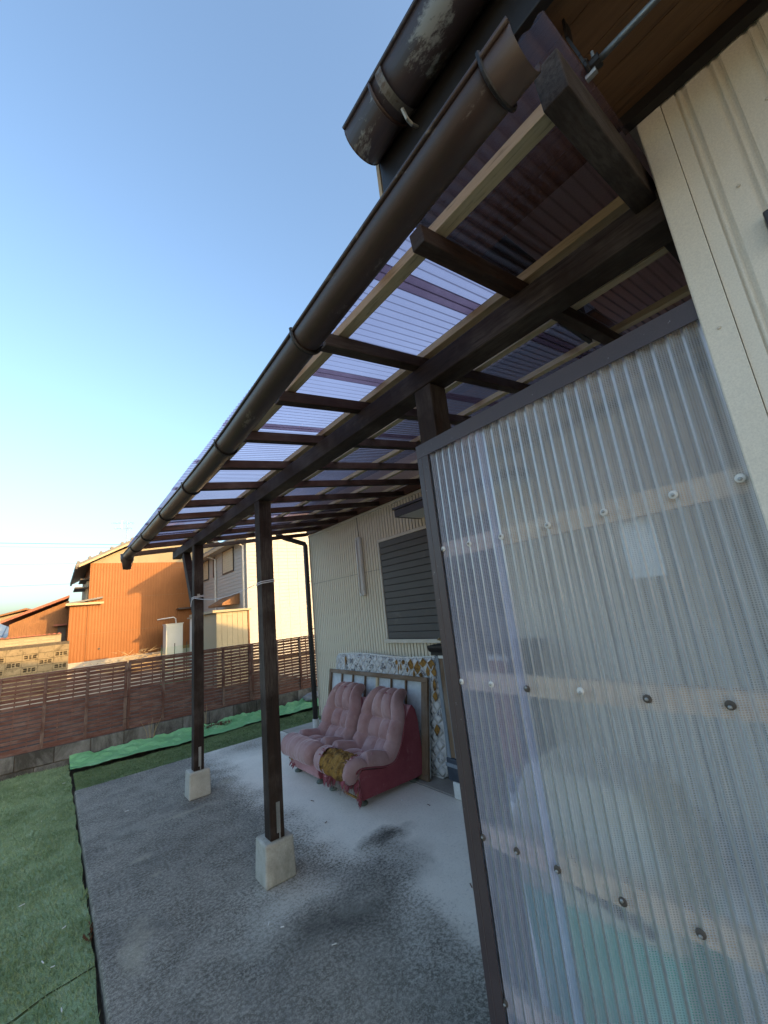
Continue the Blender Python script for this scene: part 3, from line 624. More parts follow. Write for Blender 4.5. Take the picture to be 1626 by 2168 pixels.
wl = thing('wall_light', 'long white fluorescent batten light fixed upright on the cream wall', 'light', (3.01, 4.23, 1.70))
B((2.975, 4.178, 1.712), (3.0295, 4.284, 2.458)).build('housing', 'white_plastic', wl, bevel=.022)
for z in (1.722, 2.42): B((2.964, 4.212, z), (2.9745, 4.25, z+.028)).build('lamp_holder', 'white_plastic', wl, bevel=.004)
MB().tube([(2.966, 4.23, 1.75), (2.966, 4.23, 2.42)], .0085, 12).build('tube', 'white_plastic', wl, smooth=True)
MB().tube([(3.02, 4.23, 2.456), (3.016, 4.24, 2.60), (3.022, 4.25, 2.74)], .004, 5).build('flex', 'black', wl)

# laundry pole slung below the eave
lp = thing('laundry_pole', 'thin steel laundry pole hung below the wooden soffit', 'pole', (.775, -.5, 2.53))
MB().tube([(.775, .125, 2.553), (.79, -1.6, 2.55)], .0065, 10).build('pole', 'steel', lp, smooth=True)
MB().lathe([(.013, 0), (.013, .018), (.009, .022)], (.775, .125, 2.553), 10, 1).build('end_cap', 'black', lp)
hk = thing('pole_hanger', 'black strap hanger with wing bolt holding the laundry pole', 'hanger', (.765, .14, 2.68))
mb = MB()
for a, b in (((.755, .158, 2.68), (.752, .160, 2.63)), ((.752, .160, 2.63), (.762, .150, 2.575)), ((.762, .150, 2.575), (.772, .146, 2.545))): mb.bar(a, b, .026, .005, (0, 1, 0))
mb.build('strap', 'black', hk)
MB().tube([(.772-.016*math.cos(a), .146, 2.553-.016*math.sin(a)) for a in [i*math.pi*2/12 for i in range(13)]], .004, 6).build('hook', 'black', hk)
MB().lathe([(.007, 0), (.007, .02)], (.772, .135, 2.535), 8, 1).build('bolt', 'steel', hk)
MB().box((.769, .131, 2.552), (.774, .137, 2.583)).build('wing', 'steel', hk, bevel=.002)

# ================================================================== corrugated screen
SX = 1.094
scr = thing('screen_panel', 'clear corrugated plastic screen in a brown frame beside the cream wall', 'screen', (1.09, .6, .03))
def sheet(y0, y1, z0, z1, dx, mat):
    prof = corr(y0, y1, .0320, .0058, 10)
    zs = [z0, z0+(z1-z0)*.33, z0+(z1-z0)*.66, z1]
    MB().grid([[(SX+dx+a+.0016*math.sin(7*y+3*z), y, z) for y, a in prof] for z in zs]).build('corrugated_sheet', mat, scr, smooth=True, fix=False)
sheet(.148, .800, .05, 2.115, 0, 'screen'); sheet(.752, 1.030, .05, 2.115, -.0018, 'screen_lilac')
# frame: L-shaped trims
MB().prism([(1.078, 2.098), (1.078, 2.150), (1.118, 2.150), (1.118, 2.146), (1.0815, 2.146), (1.0815, 2.098)], 1, .1465, 1.072).build('top_trim', 'brown_frame', scr)
MB().prism([(1.0788, 1.014), (1.0788, 1.0715), (1.116, 1.0715), (1.116, 1.067), (1.0822, 1.067), (1.0822, 1.014)], 2, .03, 2.0975).build('side_trim', 'brown_frame', scr)
MB().prism([(1.079, 1.045), (1.0775, 1.048), (1.079, 1.051)], 2, .03, 2.097).build('trim_rib', 'brown_frame', scr)
B((1.080, 1.02, 2.094), (1.0835, 1.066, 2.0970)).build('corner_patch', 'white_plastic', scr)
scy = (1.008, .884, .757, .597, .440, .284, .161)
light = [(0, i) for i in range(7)]+[(1, 0), (1, 1), (1, 3)]
for r, z in enumerate((1.729, 1.281, .825, .405)):
    B((SX+.0082, .15, z-.028), (SX+.035, 1.06, z+.028)).build('rail', 'rail_y', scr)
    for i, y in enumerate(scy):
        if r == 3 and i > 0: continue
        lt = (r, i) in light; yy = y+random.uniform(-.002, .002)
        w = MB().lathe([(.0098, 0), (.0090, -.0032), (.005, -.0045)], (SX-.0068, yy, z+random.uniform(-.004, .004)), 14, 0).build('screw_washer', 'white_plastic' if lt else 'rubber', scr)
        MB().lathe([(.0042, 0), (.0036, -.0026), (.002, -.0036)], (SX-.0115, yy, w.data.vertices[0].co.z*0+z), 10, 0).build('screw_head', 'steel', w)
B((SX+.01, .15, .05), (SX+.05, 1.06, .09)).build('rail', 'mid_y', scr)

# things stored behind the screen, plus an added pale card
bn = thing('storage_bin', 'teal bin with beige lid standing behind the corrugated screen', 'bin', (1.44, .80, 0))
MB().add([(1.44+sx*a, .80+sy*b, z) for z, a, b in ((.0, .15, .20), (.62, .18, .235)) for sx, sy in ((-1, -1), (1, -1), (1, 1), (-1, 1))], [(0, 3, 2, 1), (4, 5, 6, 7), (0, 1, 5, 4), (1, 2, 6, 5), (2, 3, 7, 6), (3, 0, 4, 7)]).build('body', 'teal', bn, bevel=.02)
MB().add([(1.44+sx*a, .80+sy*b, z) for z, a, b in ((.622, .19, .245), (.80, .185, .24), (.97, .13, .18)) for sx, sy in ((-1, -1), (1, -1), (1, 1), (-1, 1))], [(0, 3, 2, 1), (8, 9, 10, 11)]+[(k*4+i, k*4+(i+1) % 4, k*4+4+(i+1) % 4, k*4+4+i) for k in (0, 1) for i in range(4)]).build('lid', 'beige_plastic', bn, bevel=.02)
MB().tube([(1.25, .99, .72), (1.225, .96, .74), (1.222, .82, .72), (1.222, .66, .69), (1.25, .62, .66)], .011, 8).build('handle', 'black_pipe', bn, smooth=True)
bk = thing('bucket', 'pale plastic bucket low behind the corrugated screen', 'bucket', (1.36, .30, 0))
MB().lathe([(.10, .0), (.125, .34), (.132, .345), (.132, .36), (.118, .358), (.095, .02)], (1.36, .30, .0), 24).build('pail', 'white_plastic', bk, smooth=True)
hb = thing('pale_patch_card', 'small white card added behind the screen for its pale patch', 'card', (1.135, .40, 1.70))
B((1.131, .35, 1.555), (1.137, .43, 1.725)).build('card', 'white_plastic', hb)  # added card, stands in for a pale patch on the screen

# ================================================================== furniture under the porch
def smooth_path(pts, n):
    """Catmull-Rom through pts, resampled evenly"""
    P = np.array([pts[0]]+list(pts)+[pts[-1]], float); out = []
    for i in range(1, len(P)-2):
        p0, p1_, p2, p3 = P[i-1:i+3]
        for t in np.linspace(0, 1, 24, endpoint=False):
            out.append(.5*((2*p1_)+(-p0+p2)*t+(2*p0-5*p1_+4*p2-p3)*t*t+(-p0+3*p1_-3*p2+p3)*t**3))
    out.append(P[-2]); out = np.array(out); d = np.r_[0, np.cumsum(np.linalg.norm(np.diff(out, axis=0), axis=1))]
    s = np.linspace(0, d[-1], n); return np.c_[np.interp(s, d, out[:, 0]), np.interp(s, d, out[:, 1])]
PROF = [(.085, .238), (.045, .248), (.042, .280), (.10, .295), (.22, .272), (.34, .245), (.44, .255), (.51, .335), (.565, .45), (.615, .56), (.655, .64), (.70, .665), (.735, .63)]
NS, NT = 160, 92
HW = .308
path_ = smooth_path(PROF, NS)
tang = np.gradient(path_, axis=0); tang /= np.linalg.norm(tang, axis=1)[:, None]; nor = np.c_[-tang[:, 1], tang[:, 0]]
def bumpf(x, edges, lo):
    """1 in the middle of each cell, lo in the crease between cells"""
    for a, b in zip(edges[:-1], edges[1:]):
        if a <= x <= b:
            q = abs((x-a)/(b-a)*2-1); return lo+(1-lo)*math.sqrt(max(0, 1-q**2.2))
    return lo
def sstep(a, b, x):
    q = min(1, max(0, (x-a)/(b-a))); return q*q*(3-2*q)
def pad_h(s, t, seed=0):
    at = abs(t); side = at > .54; top = s > .765; front = s < .19
    if front:                       # one full roll across the knees
        h = .085*bumpf(s, [-.10, .19], .35)*(.97+.03*bumpf(t, [-1, -.54, .54, 1], .2))
    elif side:                      # bolster down each side and round the top, lightly gathered at every row
        h = .108*bumpf(at, [.54, 1.06], .03)*(.80+.20*bumpf(s, [.19, .42, .60, .765, 1.10], .0))
    elif top:                       # fat rolls over the top
        h = .108*(.34+.66*bumpf(t, [-.54, 0, .54], .06))*bumpf(s, [.765, 1.10], .04)
    else:                           # buttoned centre, two columns
        h = .004+.060*bumpf(t, [-.54, 0, .54], .0)*bumpf(s, [.19, .42, .60, .765], .0)
    if at > .80: h *= math.sqrt(max(0, 1-((at-.80)/.20)**2))*.9+.1
    if s < .05: h *= .35+.65*sstep(0, .05, s)
    return h+.0035*math.sin(19*s+9*t+seed)+.0012*math.sin(31*t-23*s+seed*2)
def half_w(s):
    w = HW
    if s > .74: q = (s-.74)/.26; w *= math.sqrt(max(.1, 1-(.93*q)**1.9))
    if s < .12: q = (.12-s)/.12; w *= 1-.10*q*q
    return w
def make_chair(name, label, yc, torn, seed):
    root = thing(name, label, 'chair', (1.945, yc, 0), 'pink lounge chairs')
    ax, az = 1.945, 0.0
    P = []; Qb = []
    for i in range(NS):
        s = i/(NS-1); row = []; rb = []
        for j in range(NT):
            t = -1+2*j/(NT-1); tt = math.copysign(abs(t)**.92, t); w = half_w(s)
            h = pad_h(s, tt, seed); x = path_[i, 0]+nor[i, 0]*h; z = path_[i, 1]+nor[i, 1]*h
            row.append((ax+x, yc+tt*w, az+z))
            rb.append((ax+path_[i, 0]-nor[i, 0]*.012, yc+tt*w*.98, az+path_[i, 1]-nor[i, 1]*.012))
        P.append(row); Qb.append(rb)
    def hole(s, t):
        a = (s-.10)/.115; b = (t+.16)/.64
        return a*a+b*b+.22*math.sin(17*t+3)+.15*math.sin(41*s+23*t) < .9
    mb = MB(); base = 0
    mb.grid(P)
    if torn:
        keep = []; 
        for k, q in enumerate(mb.f):
            i, j = divmod(k, NT-1); s = (i+.5)/(NS-1); t = -1+2*(j+.5)/(NT-1)
            if not hole(s, t): keep.append(q)
        mb.f = keep
    nb = len(mb.v); mb.grid(Qb)
    for i in range(NS-1):
        for j in (0, NT-1): mb.f.append((i*NT+j, (i+1)*NT+j, nb+(i+1)*NT+j, nb+i*NT+j))
    for j in range(NT-1):
        for i in (0, NS-1): mb.f.append((i*NT+j, i*NT+j+1, nb+i*NT+j+1, nb+i*NT+j))
    mb.build('tufted_cushion', 'velvet', root, smooth=True)
    # body below and behind the cushion
    side = [(.085, .055), (.70, .045), (.765, .06), (.775, .30), (.765, .50), (.745, .60), (.71, .645), (.675, .615), (.62, .53), (.565, .42), (.51, .30), (.44, .235), (.33, .228), (.20, .25), (.10, .275), (.075, .255), (.072, .10)]
    for nm, w0, w1, mt in (('body', -.290, .290, 'velvet_front'), ):
        n = len(side); core = MB().prism([(ax+a, b) for a, b in side], 1, yc-.284, yc+.284); core.build('body', 'velvet_front', root, bevel=.012)
    for sgn in (-1, 1):
        a, b = sorted((yc+sgn*.2855, yc+sgn*.297)); MB().prism([(ax+p-(.0 if p > .3 else -.004), q) for p, q in side], 1, a, b).build('side_panel', 'velvet_dark', root, bevel=.005)
    # piping along the cushion edge
    for sgn in (-1, 1):
        MB().tube([(ax+path_[i, 0]-nor[i, 0]*.006, yc+sgn*(half_w(i/(NS-1))*.995), path_[i, 1]-nor[i, 1]*.006) for i in range(6, NS-12, 4)], .006, 6).build('piping', 'velvet_dark', root, smooth=True)
    for (fx, fy) in ((.13, -.23), (.13, .23), (.69, -.23), (.69, .23)):
        MB().lathe([(.040, .004), (.043, .010), (.036, .022), (.016, .030), (.016, .056)], (ax+fx, yc+fy, 0), 14).build('foot', 'foot', root, smooth=True)
    rnd = random.Random(seed)
    def flaps(pts, n, L, nm, mat, down=1.0, out=(-1, 0)):
        mbf = MB()
        for _ in range(n):
            p = Vector(rnd.choice(pts))+Vector((rnd.uniform(-.008, .002), rnd.uniform(-.02, .02), rnd.uniform(-.006, .006)))
            w = rnd.uniform(.006, .020); l = rnd.uniform(.4, 1.2)*L; sgn = rnd.uniform(-1, 1)
            q0 = p+Vector((0, -w, 0)); q1 = p+Vector((0, w, 0)); m0 = p+Vector((-rnd.uniform(.004, .022), -w*.8+sgn*.008, -l*.5*down)); m1 = p+Vector((-rnd.uniform(.004, .022), w*.7+sgn*.008, -l*.45*down))
            e0 = p+Vector((-rnd.uniform(.0, .03), sgn*.018, -l*down)); e1 = e0+Vector((.003, w*.35, .006))
            mbf.add([q0, q1, m1, m0, e1, e0], [(0, 1, 2, 3), (3, 2, 4, 5)])
        o = mbf.build(nm, mat, root, smooth=False, fix=False)
        sd = o.modifiers.new('solid', 'SOLIDIFY'); sd.thickness = .0018
        return tag(o, kind='stuff')
    if torn:
        # bare foam in the ripped front roll: two stacked lumps, edges eaten away
        Pf = []
        for i in range(1, 46):
            s = i/(NS-1); row = []
            for j in range(6, 84):
                t = -1+2*j/(NT-1); k = pad_h(s, t, seed)
                a = (s-.10)/.15; b = (t+.16)/.74; m_ = max(0, 1-(a*a+b*b))
                h = k-.016+.014*math.sqrt(m_)+.016*mnoise.fractal(Vector((s*30, t*7, 1)), .7, 2.1, 5)-.020*math.exp(-((s-.085-.012*math.sin(6*t))/.010)**2)
                if m_ <= 0: h = k-.03
                w = half_w(s); row.append((ax+path_[i, 0]+nor[i, 0]*h, yc+t*w, path_[i, 1]+nor[i, 1]*h))
            Pf.append(row)
        MB().grid(Pf).build('bare_foam', 'ochre', root, smooth=True, fix=False)
        rim = []
        for q in range(60):
            an = 2*math.pi*q/60; s = .10+.115*.98*math.sin(an); t = -.16+.64*math.cos(an)
            if s < .01: s = .01
            i = min(int(s*(NS-1)), NS-1); h = pad_h(s, t, seed)
            rim.append((ax+path_[i, 0]+nor[i, 0]*h, yc+t*half_w(s), path_[i, 1]+nor[i, 1]*h))
        low = [p for p in rim if p[2] < .27]
        flaps(low, 110, .07, 'torn_fabric', 'velvet_dark')
        flaps(rim, 46, .03, 'torn_fabric', 'velvet_front', down=-.35)
        flaps([p for p in rim if p[2] > .30], 30, .035, 'torn_fabric', 'velvet_dark', down=-.3)
        # ripped front: bare boards with foam tatters
        fx = ax+.0705
        B((fx-.004, yc-.275, .075), (fx+.006, yc+.165, .215)).build('front_board', 'greywood', root)
        for (y0, y1, z0, z1) in ((-.285, -.262, .075, .215), (-.10, -.072, .075, .20), (-.262, -.10, .068, .085), (.145, .17, .10, .215), (-.262, -.1, .196, .215)):
            B((fx-.016, yc+y0, z0), (fx-.0045, yc+y1, z1)).build('foam_strip', 'ochre', root, bevel=.004)
        for q in range(9):
            y = yc+rnd.uniform(-.06, .13); MB().tube([(fx-.006, y, .20), (fx-.016, y+rnd.uniform(-.02, .02), .14), (fx-.012, y+rnd.uniform(-.04, .04), rnd.uniform(.03, .07))], [.006, .004, .002], 5).build('splinter', 'greywood', root)
        flaps([(fx-.004, yc+y, .212) for y in np.linspace(-.29, .19, 30)], 90, .08, 'torn_fabric', 'velvet_dark')
        flaps([(fx-.004, yc+y, .20-abs(y)*.1) for y in np.linspace(.10, .24, 12)], 34, .12, 'torn_fabric', 'velvet_dark')
        flaps([(fx-.002, yc-.295+random.uniform(-.01, .01), z) for z in np.linspace(.07, .18, 8)], 26, .06, 'torn_fabric', 'velvet_dark')
        flaps([(ax+path_[46, 0]-.02, yc+y, path_[46, 1]+.085) for y in np.linspace(-.25, -.10, 8)], 16, .03, 'torn_fabric', 'velvet_front', down=-.4)
    else:
        flaps([(ax+.066, yc+y, .17) for y in (.26, .27, .20)], 5, .07, 'torn_foam', 'ochre')
        flaps([(ax+.07, yc+y, .10) for y in (.27, .22, .18)], 6, .05, 'torn_fabric', 'velvet_dark')
        flaps([(ax+.16, yc+y, .30) for y in np.linspace(-.02, .10, 6)], 8, .03, 'torn_fabric', 'velvet_dark', down=-.2)
    # worn top edge
    ti = int(.93*(NS-1)); flaps([(ax+path_[ti, 0]+nor[ti, 0]*(pad_h(.93, t, seed)), yc+t*half_w(.93), path_[ti, 1]+nor[ti, 1]*(pad_h(.93, t, seed))) for t in np.linspace(-.5, .3, 9)], 6, .014, 'torn_fabric', 'velvet_dark', down=-.2)
    return root
make_chair('lounge_chair', 'pink tufted lounge chair with torn front and bare yellow foam', 3.42, True, 3)
make_chair('lounge_chair', 'faded pink tufted lounge chair nearer the fence, seat still whole', 4.115, False, 5)

# mattress leaning on the wall
mt = thing('mattress', 'stained patterned mattress on its long edge against the house wall', 'mattress', (2.80, 3.87, .006))
th = .125; Lm, Hm = .93, 1.03
P = []
def rr(v, lim, r): return v
mbm = MB()
ny, nz = 60, 36
for sgn in (-1, 1):
    P = []
    for i in range(ny+1):
        row = []
        for j in range(nz+1):
            y = -Lm+2*Lm*i/ny; z = Hm*j/nz; ed = min(Lm-abs(y), z, Hm-z)
            # rounded corners and a soft puffy face
            cy_ = max(abs(y)-(Lm-.07), 0); cz = max(abs(z-Hm/2)-(Hm/2-.07), 0); rad = math.hypot(cy_, cz); sc = 1
            yy, zz = y, z
            if cy_ > 0 and cz > 0 and rad > .07:
                k = .07/rad; yy = math.copysign(Lm-.07+cy_*k, y); zz = Hm/2+math.copysign(Hm/2-.07+cz*k, z-Hm/2)
            puff = min(ed/.06, 1)**.5 if ed > 0 else 0
            q = math.pi/.11; d = min(abs(math.sin((y+z)*q)), abs(math.sin((y-z)*q)))
            x = sgn*(.040+.022*puff+.006*min(d*2, 1)*puff+.006*math.sin(3*y+2*z))
            row.append((x+.06, yy, zz+.012*math.sin(4*y)*(z/Hm)))
        P.append(row)
    if sgn < 0: P0 = P
    mbm.grid(P)
nn = (ny+1)*(nz+1); idx = lambda i, j: i*(nz+1)+j
ring = [idx(i, 0) for i in range(ny+1)]+[idx(ny, j) for j in range(1, nz+1)]+[idx(i, nz) for i in range(ny-1, -1, -1)]+[idx(0, j) for j in range(nz-1, 0, -1)]
for a, b in zip(ring, ring[1:]+ring[:1]): mbm.f.append((a, b, nn+b, nn+a))
tilt = math.atan(.075)
mt.rotation_euler.y = tilt
mm = mbm.build('cover', 'mattress', mt, smooth=True, world=False)
MB().tube([P0[i][j] for i, j in [(i, 0) for i in range(2, ny-1, 2)]+[(ny, j) for j in range(2, nz-1, 2)]+[(i, nz) for i in range(ny-2, 1, -2)]+[(0, j) for j in range(nz-2, 1, -2)]+[(2, 0)]], .008, 6, caps=False).build('edge_piping', 'white_plastic', mt, smooth=True, world=False)
rq = random.Random(11)
def tear(y, z, w, h, foam=True):
    pts = [(0, h), (w*.8, h*.35), (w, -h*.2), (w*.2, -h), (-w*.7, -h*.5), (-w*.9, h*.2)]; pts = [(y+a*rq.uniform(.8, 1.2), z+b*rq.uniform(.8, 1.2)) for a, b in pts]
    x = -.009; n = len(pts)
    MB().add([(x-.004, y, z)]+[(x-.001, a, b) for a, b in pts], [(0, 1+i, 1+(i+1) % n) for i in range(n)]).build('torn_patch', 'ochre' if foam else 'black', mt, world=False, fix=False)
    MB().tube([(x-.003, a, b) for a, b in pts[:4]], .0045, 5).build('torn_edge', 'white_plastic', mt, world=False, smooth=True)
for (y, z, w, h) in ((-.56, .955, .045, .055), (-.66, .93, .05, .06), (-.44, .975, .03, .03), (-.50, .90, .02, .03), (-.74, .975, .05, .045), (-.86, .96, .05, .06), (-.80, .90, .03, .05), (-.70, .86, .03, .03), (-.40, .93, .016, .045), (-.60, .86, .02, .05), (-.88, .78, .03, .06), (-.89, .90, .035, .05), (-.885, .69, .035, .05), (-.87, .40, .04, .045), (.66, .96, .02, .06), (-.33, .965, .025, .035), (-.36, .90, .014, .05)):
    tear(y, z, w, h)

# old sliding door frame leaning in front of the mattress
lt = thing('door_frame', 'old brown slatted sliding door lying sideways behind the pink chairs', 'door', (2.705, 3.95, .004)); lt.rotation_euler.y = math.atan(.16)
Wd, Hd = .905, .86
B((.003, -Wd, .02), (.009, Wd, Hd-.02)).build('backing_sheet', 'silver_board', lt, world=False)
for (y0, y1, z0, z1, m_) in ((-Wd, Wd, Hd-.045, Hd, 'mid_y'), (-Wd, Wd, 0, .05, 'mid_y'), (-Wd, -Wd+.085, .051, Hd-.046, 'mid_z'), (Wd-.04, Wd, .051, Hd-.046, 'mid_z')):
    B((-.026, y0, z0), (.002, y1, z1)).build('frame_rail' if m_ == 'mid_y' else 'frame_stile', m_, lt, bevel=.003, world=False)
for k, (y, w) in enumerate(((-.58, .016), (-.345, .016), (-.10, .036), (.13, .018), (.38, .016), (.62, .016))):
    B((-.020, y-w/2, .051), (.002, y+w/2, Hd-.046)).build('bar', 'pale_z' if k == 2 else 'mid_z', lt, bevel=.002, world=False)

# cabinet beside the mattress
cb = thing('cabinet', 'dark cabinet with red door between the mattress and the screen', 'cabinet', (2.8, 2.3, .12))
B((2.62, 1.92, .30), (2.98, 2.680, 1.10)).build('carcass', 'navy', cb)
B((2.600, 1.90, .13), (2.99, 2.700, .299)).build('plinth', 'navy', cb, bevel=.008)
B((2.594, 1.89, .235), (2.60, 2.705, .262)).build('plinth_moulding', 'slate_trim', cb)
B((2.603, 2.645, .30), (2.6195, 2.685, 1.095)).build('pilaster', 'slate_trim', cb, bevel=.003)
B((2.609, 2.595, .305), (2.6195, 2.644, 1.075)).build('inner_stile', 'mid_z', cb)
B((2.606, 2.555, .305), (2.6195, 2.594, 1.075)).build('pilaster', 'slate_trim', cb)
B((2.611, 1.95, .31), (2.6195, 2.554, 1.075)).build('door', 'redpanel', cb, bevel=.003)
B((2.604, 1.93, 1.076), (2.6195, 2.644, 1.10)).build('top_rail', 'white_plastic', cb)
MB().prism([(2.60, 1.101), (2.60, 1.125), (2.58, 1.135), (2.565, 1.165), (2.565, 1.185), (3.0, 1.185), (3.0, 1.101)], 1, 1.86, 2.725).build('cornice', 'black', cb)
cbk = tag(B((2.60, 1.95, .004), (2.95, 2.66, .128)).build('concrete_block', 'white_plastic', bevel=.01), 'white painted block under the dark cabinet', 'block')
sw = thing('straw_bundle', 'bundle of dry straw coloured flowers on top of the cabinet', 'dried flowers', (2.72, 2.5, 1.186))
rs = random.Random(4)
for k in range(60):
    y = 2.5+rs.uniform(-.18, .16); x = 2.70+rs.uniform(-.09, .09); L = rs.uniform(.05, .14)*(1-abs(y-2.46)/.4)
    MB().tube([(x, y, 1.187), (x+rs.uniform(-.02, .02), y+rs.uniform(-.03, .03), 1.187+L*.6), (x+rs.uniform(-.04, .04), y+rs.uniform(-.06, .06), 1.187+L)], [.003, .003, .008], 5).build('stem', 'straw', sw)

# ================================================================== small things by the wall
bg = thing('grey_bag', 'rounded grey bag lying on the netting by the house corner', 'bag', (3.86, 7.33, .0))
mb = MB(); Pg = []
for i in range(15):
    a = math.pi*i/14; row = []
    for j in range(25):
        b = 2*math.pi*j/24; r = 1+.10*math.sin(3*b+i)+.06*math.sin(7*b-2*i)
        row.append((3.86+.20*r*math.sin(a)*math.cos(b), 7.32+.11*r*math.sin(a)*math.sin(b), .075+.085*math.cos(a)*(1+.08*math.sin(5*b))))
    Pg.append(row)
mb.grid(Pg).build('sack', 'bag', bg, smooth=True)
pl = thing('dry_plant', 'clump of dead brown plants on the green netting', 'dead plant', (2.13, 7.22, .0))
rp = random.Random(9); mb = MB()
for k in range(260):
    x = 2.13+rp.gauss(0, .10); y = 7.22+rp.gauss(0, .05); z = .02+abs(rp.gauss(0, .012)); L = rp.uniform(.02, .06)
    d = Vector((rp.gauss(0, 1), rp.gauss(0, 1), abs(rp.gauss(0, .7)))).normalized()*L; s_ = d.cross(Vector((0, 0, 1))).normalized()*.006 if abs(d.z) < L*.98 else Vector((.006, 0, 0))
    p = Vector((x, y, z)); mb.add([p-s_, p+s_, p+d+s_*.2, p+d-s_*.2], [(0, 1, 2, 3)])
tag(mb.build('dead_leaves', 'dryplant', pl, fix=False), kind='stuff')
for lb, x, y, n, hh in (('tall dry straw stalks against the block wall beside the farther post', 1.98, 7.42, 7, .34), ('bent dry stalk hanging over the block wall left of the farther post', 1.22, 7.43, 5, .30)):
    st = thing('dry_stalk', lb, 'dry grass', (x, y, -.02))
    for k in range(n):
        a = rp.uniform(-.14, .14); MB().tube([(x+a*.4, y, -.02), (x+a*.8, y-.01, hh*.5), (x+a*1.3+rp.uniform(-.05, .05), y-.02+rp.uniform(-.02, .03), hh*rp.uniform(.7, 1.05))], [.0035, .003, .0015], 5).build('stalk', 'straw', st)
# weeds in the gap along the patio edge
for k, (x, y, n, lb) in enumerate(((.262, 3.30, 16, 'small weed with reddish leaves in the gap at the patio edge, nearer one'), (.262, 3.72, 12, 'small weed tuft in the gap at the patio edge, farther one'))):
    w = thing('weed', lb, 'weed', (x, y, -.07)); mb = MB()
    for q in range(n):
        a = rp.uniform(0, 6.28); L = rp.uniform(.02, .05); p = Vector((x+rp.gauss(0, .012), y+rp.gauss(0, .04), -.07)); d = Vector((math.cos(a)*L*.6, math.sin(a)*L, L*1.4)); s_ = Vector((-math.sin(a), math.cos(a), 0))*.008
        mb.add([p, p+d*.6-s_, p+d, p+d*.6+s_], [(0, 1, 2, 3)])
    tag(mb.build('leaves', 'turf_dark' if k else 'dryplant', w, fix=False), kind='stuff')
# litter
def scrap(name, label, cat, grp, spots, mat, sz):
    for (x, y) in spots:
        z = .002 if x > .28 else -.025; a = rp.uniform(0, 6.28); l, w = sz*rp.uniform(.7, 1.3), sz*.35
        mb = MB().bar((x-math.cos(a)*l, y-math.sin(a)*l, z+.002), (x+math.cos(a)*l, y+math.sin(a)*l, z+.004), w, .003)
        tag(mb.build(name, mat), label, cat, grp)
scrap('paper_scrap', 'tiny white scrap lying on the ground', 'litter', 'white scraps of litter', [(2.32, 2.98), (1.02, 2.42), (.98, 2.50), (1.15, 2.12), (.10, 3.10), (.06, 3.18), (.15, 3.42), (.62, 4.85), (-.05, 3.9), (.02, 5.4), (.13, 2.75), (1.5, 4.9), (.2, 6.5)], 'white_plastic', .012)
scrap('dead_leaf', 'tiny dark dead leaf lying on the concrete', 'leaf', 'dead leaves on the patio', [(1.72, 3.18), (2.30, 2.2), (1.9, 1.9), (1.83, 3.6), (2.4, 2.75)], 'dryplant', .014)

# ================================================================== neighbouring houses
def lap_boards(x, y0, y1, z0, z1, step, name, mat, parent, holes=()):
    """horizontal lap siding on a wall facing -X"""
    mb = MB(); z = z0
    while z < z1-.01:
        t = min(z+step, z1); mb.add([(x-.018, y0, z), (x-.018, y1, z), (x, y1, t), (x, y0, t), (x+.01, y0, z), (x+.01, y1, z)], [(0, 1, 2, 3), (0, 4, 5, 1)]); z = t
    return tag(mb.build(name, mat, parent, fix=False), kind='stuff')
# ---- orange house
oh = thing('orange_house', 'two storey house with orange ribbed siding and cream gable', 'house', (4.5, 24, 0))
OY = 24.0
B((1.22, OY, .56), (8.6, OY+7, 5.06)).build('wall', 'orange', oh)
B((.52, OY+.02, .56), (1.218, OY+5, 3.20)).build('side_wall', 'orange', oh)
B((.50, OY-.03, -.1), (8.6, OY+7, .558)).build('foundation', 'foundation', oh)
for z in (1.75, 3.36, 4.75): B((.53 if z < 3 else 1.23, OY-.012, z), (8.59, OY-.002, z+.02)).build('seam_strip', 'far_brown', oh)
for x in (1.205, ): B((x, OY-.02, .56), (x+.05, OY-.003, 5.06)).build('corner_strip', 'orange', oh)
MB().prism([(1.22, 5.062), (8.6, 5.062), (4.9, 7.0)], 1, OY+.02, OY+6.9).build('gable_wall', 'far_cream', oh)
rf = MB().prism([(.62, 4.80), (4.9, 7.15), (9.2, 4.80), (9.2, 4.98), (4.9, 7.34), (.62, 4.98)], 1, OY-.35, OY+7.4).build('roof', 'tile_grey', oh)
for k in range(10):
    x0 = .62+.428*k; z0_ = 4.99+.235*k*1.005
    MB().tube([(x0+.1, OY-.36, z0_+.075), (x0+.1, OY-.10, z0_+.075)], .07, 8).build('verge_tile', 'tile_grey', rf)
B((.62, OY-.37, 4.76), (.70, OY+7.4, 4.88)).build('eave_gutter', 'far_frame', oh)
MB().prism([(.75, 4.83), (4.9, 7.11), (4.9, 7.20), (.75, 4.93)], 1, OY-.40, OY-.352).build('bargeboard', 'eave_wood', oh)
MB().prism([(.38, 3.14), (1.75, 3.36), (1.75, 3.44), (.38, 3.22)], 1, OY-.25, OY+5.4).build('lower_roof', 'tile_grey', oh)
B((.36, OY-.27, 3.10), (1.8, OY-.24, 3.20)).build('lower_fascia', 'eave_wood', oh)
for (z, w) in ((4.35, .35), (3.95, .55)):
    B((1.22-w, OY+.6, z), (1.218, OY+2.6, z+.06)).build('window_hood', 'far_frame', oh)
for y in (.8, 1.5, 2.2): B((1.14, OY+y, 3.42), (1.218, OY+y+.5, 4.3)).build('side_window', 'blind', oh)
MB().tube([(4.1, OY-.06, 2.12), (4.85, OY-.06, 2.18), (4.95, OY-.06, 2.1), (4.98, OY-.06, 1.75)], .03, 6).build('cable_pipe', 'white_plastic', oh)
MB().lathe([(.05, 0), (.04, -.05)], (1.72, OY-.005, 1.05), 10, 1).build('vent', 'far_frame', oh)
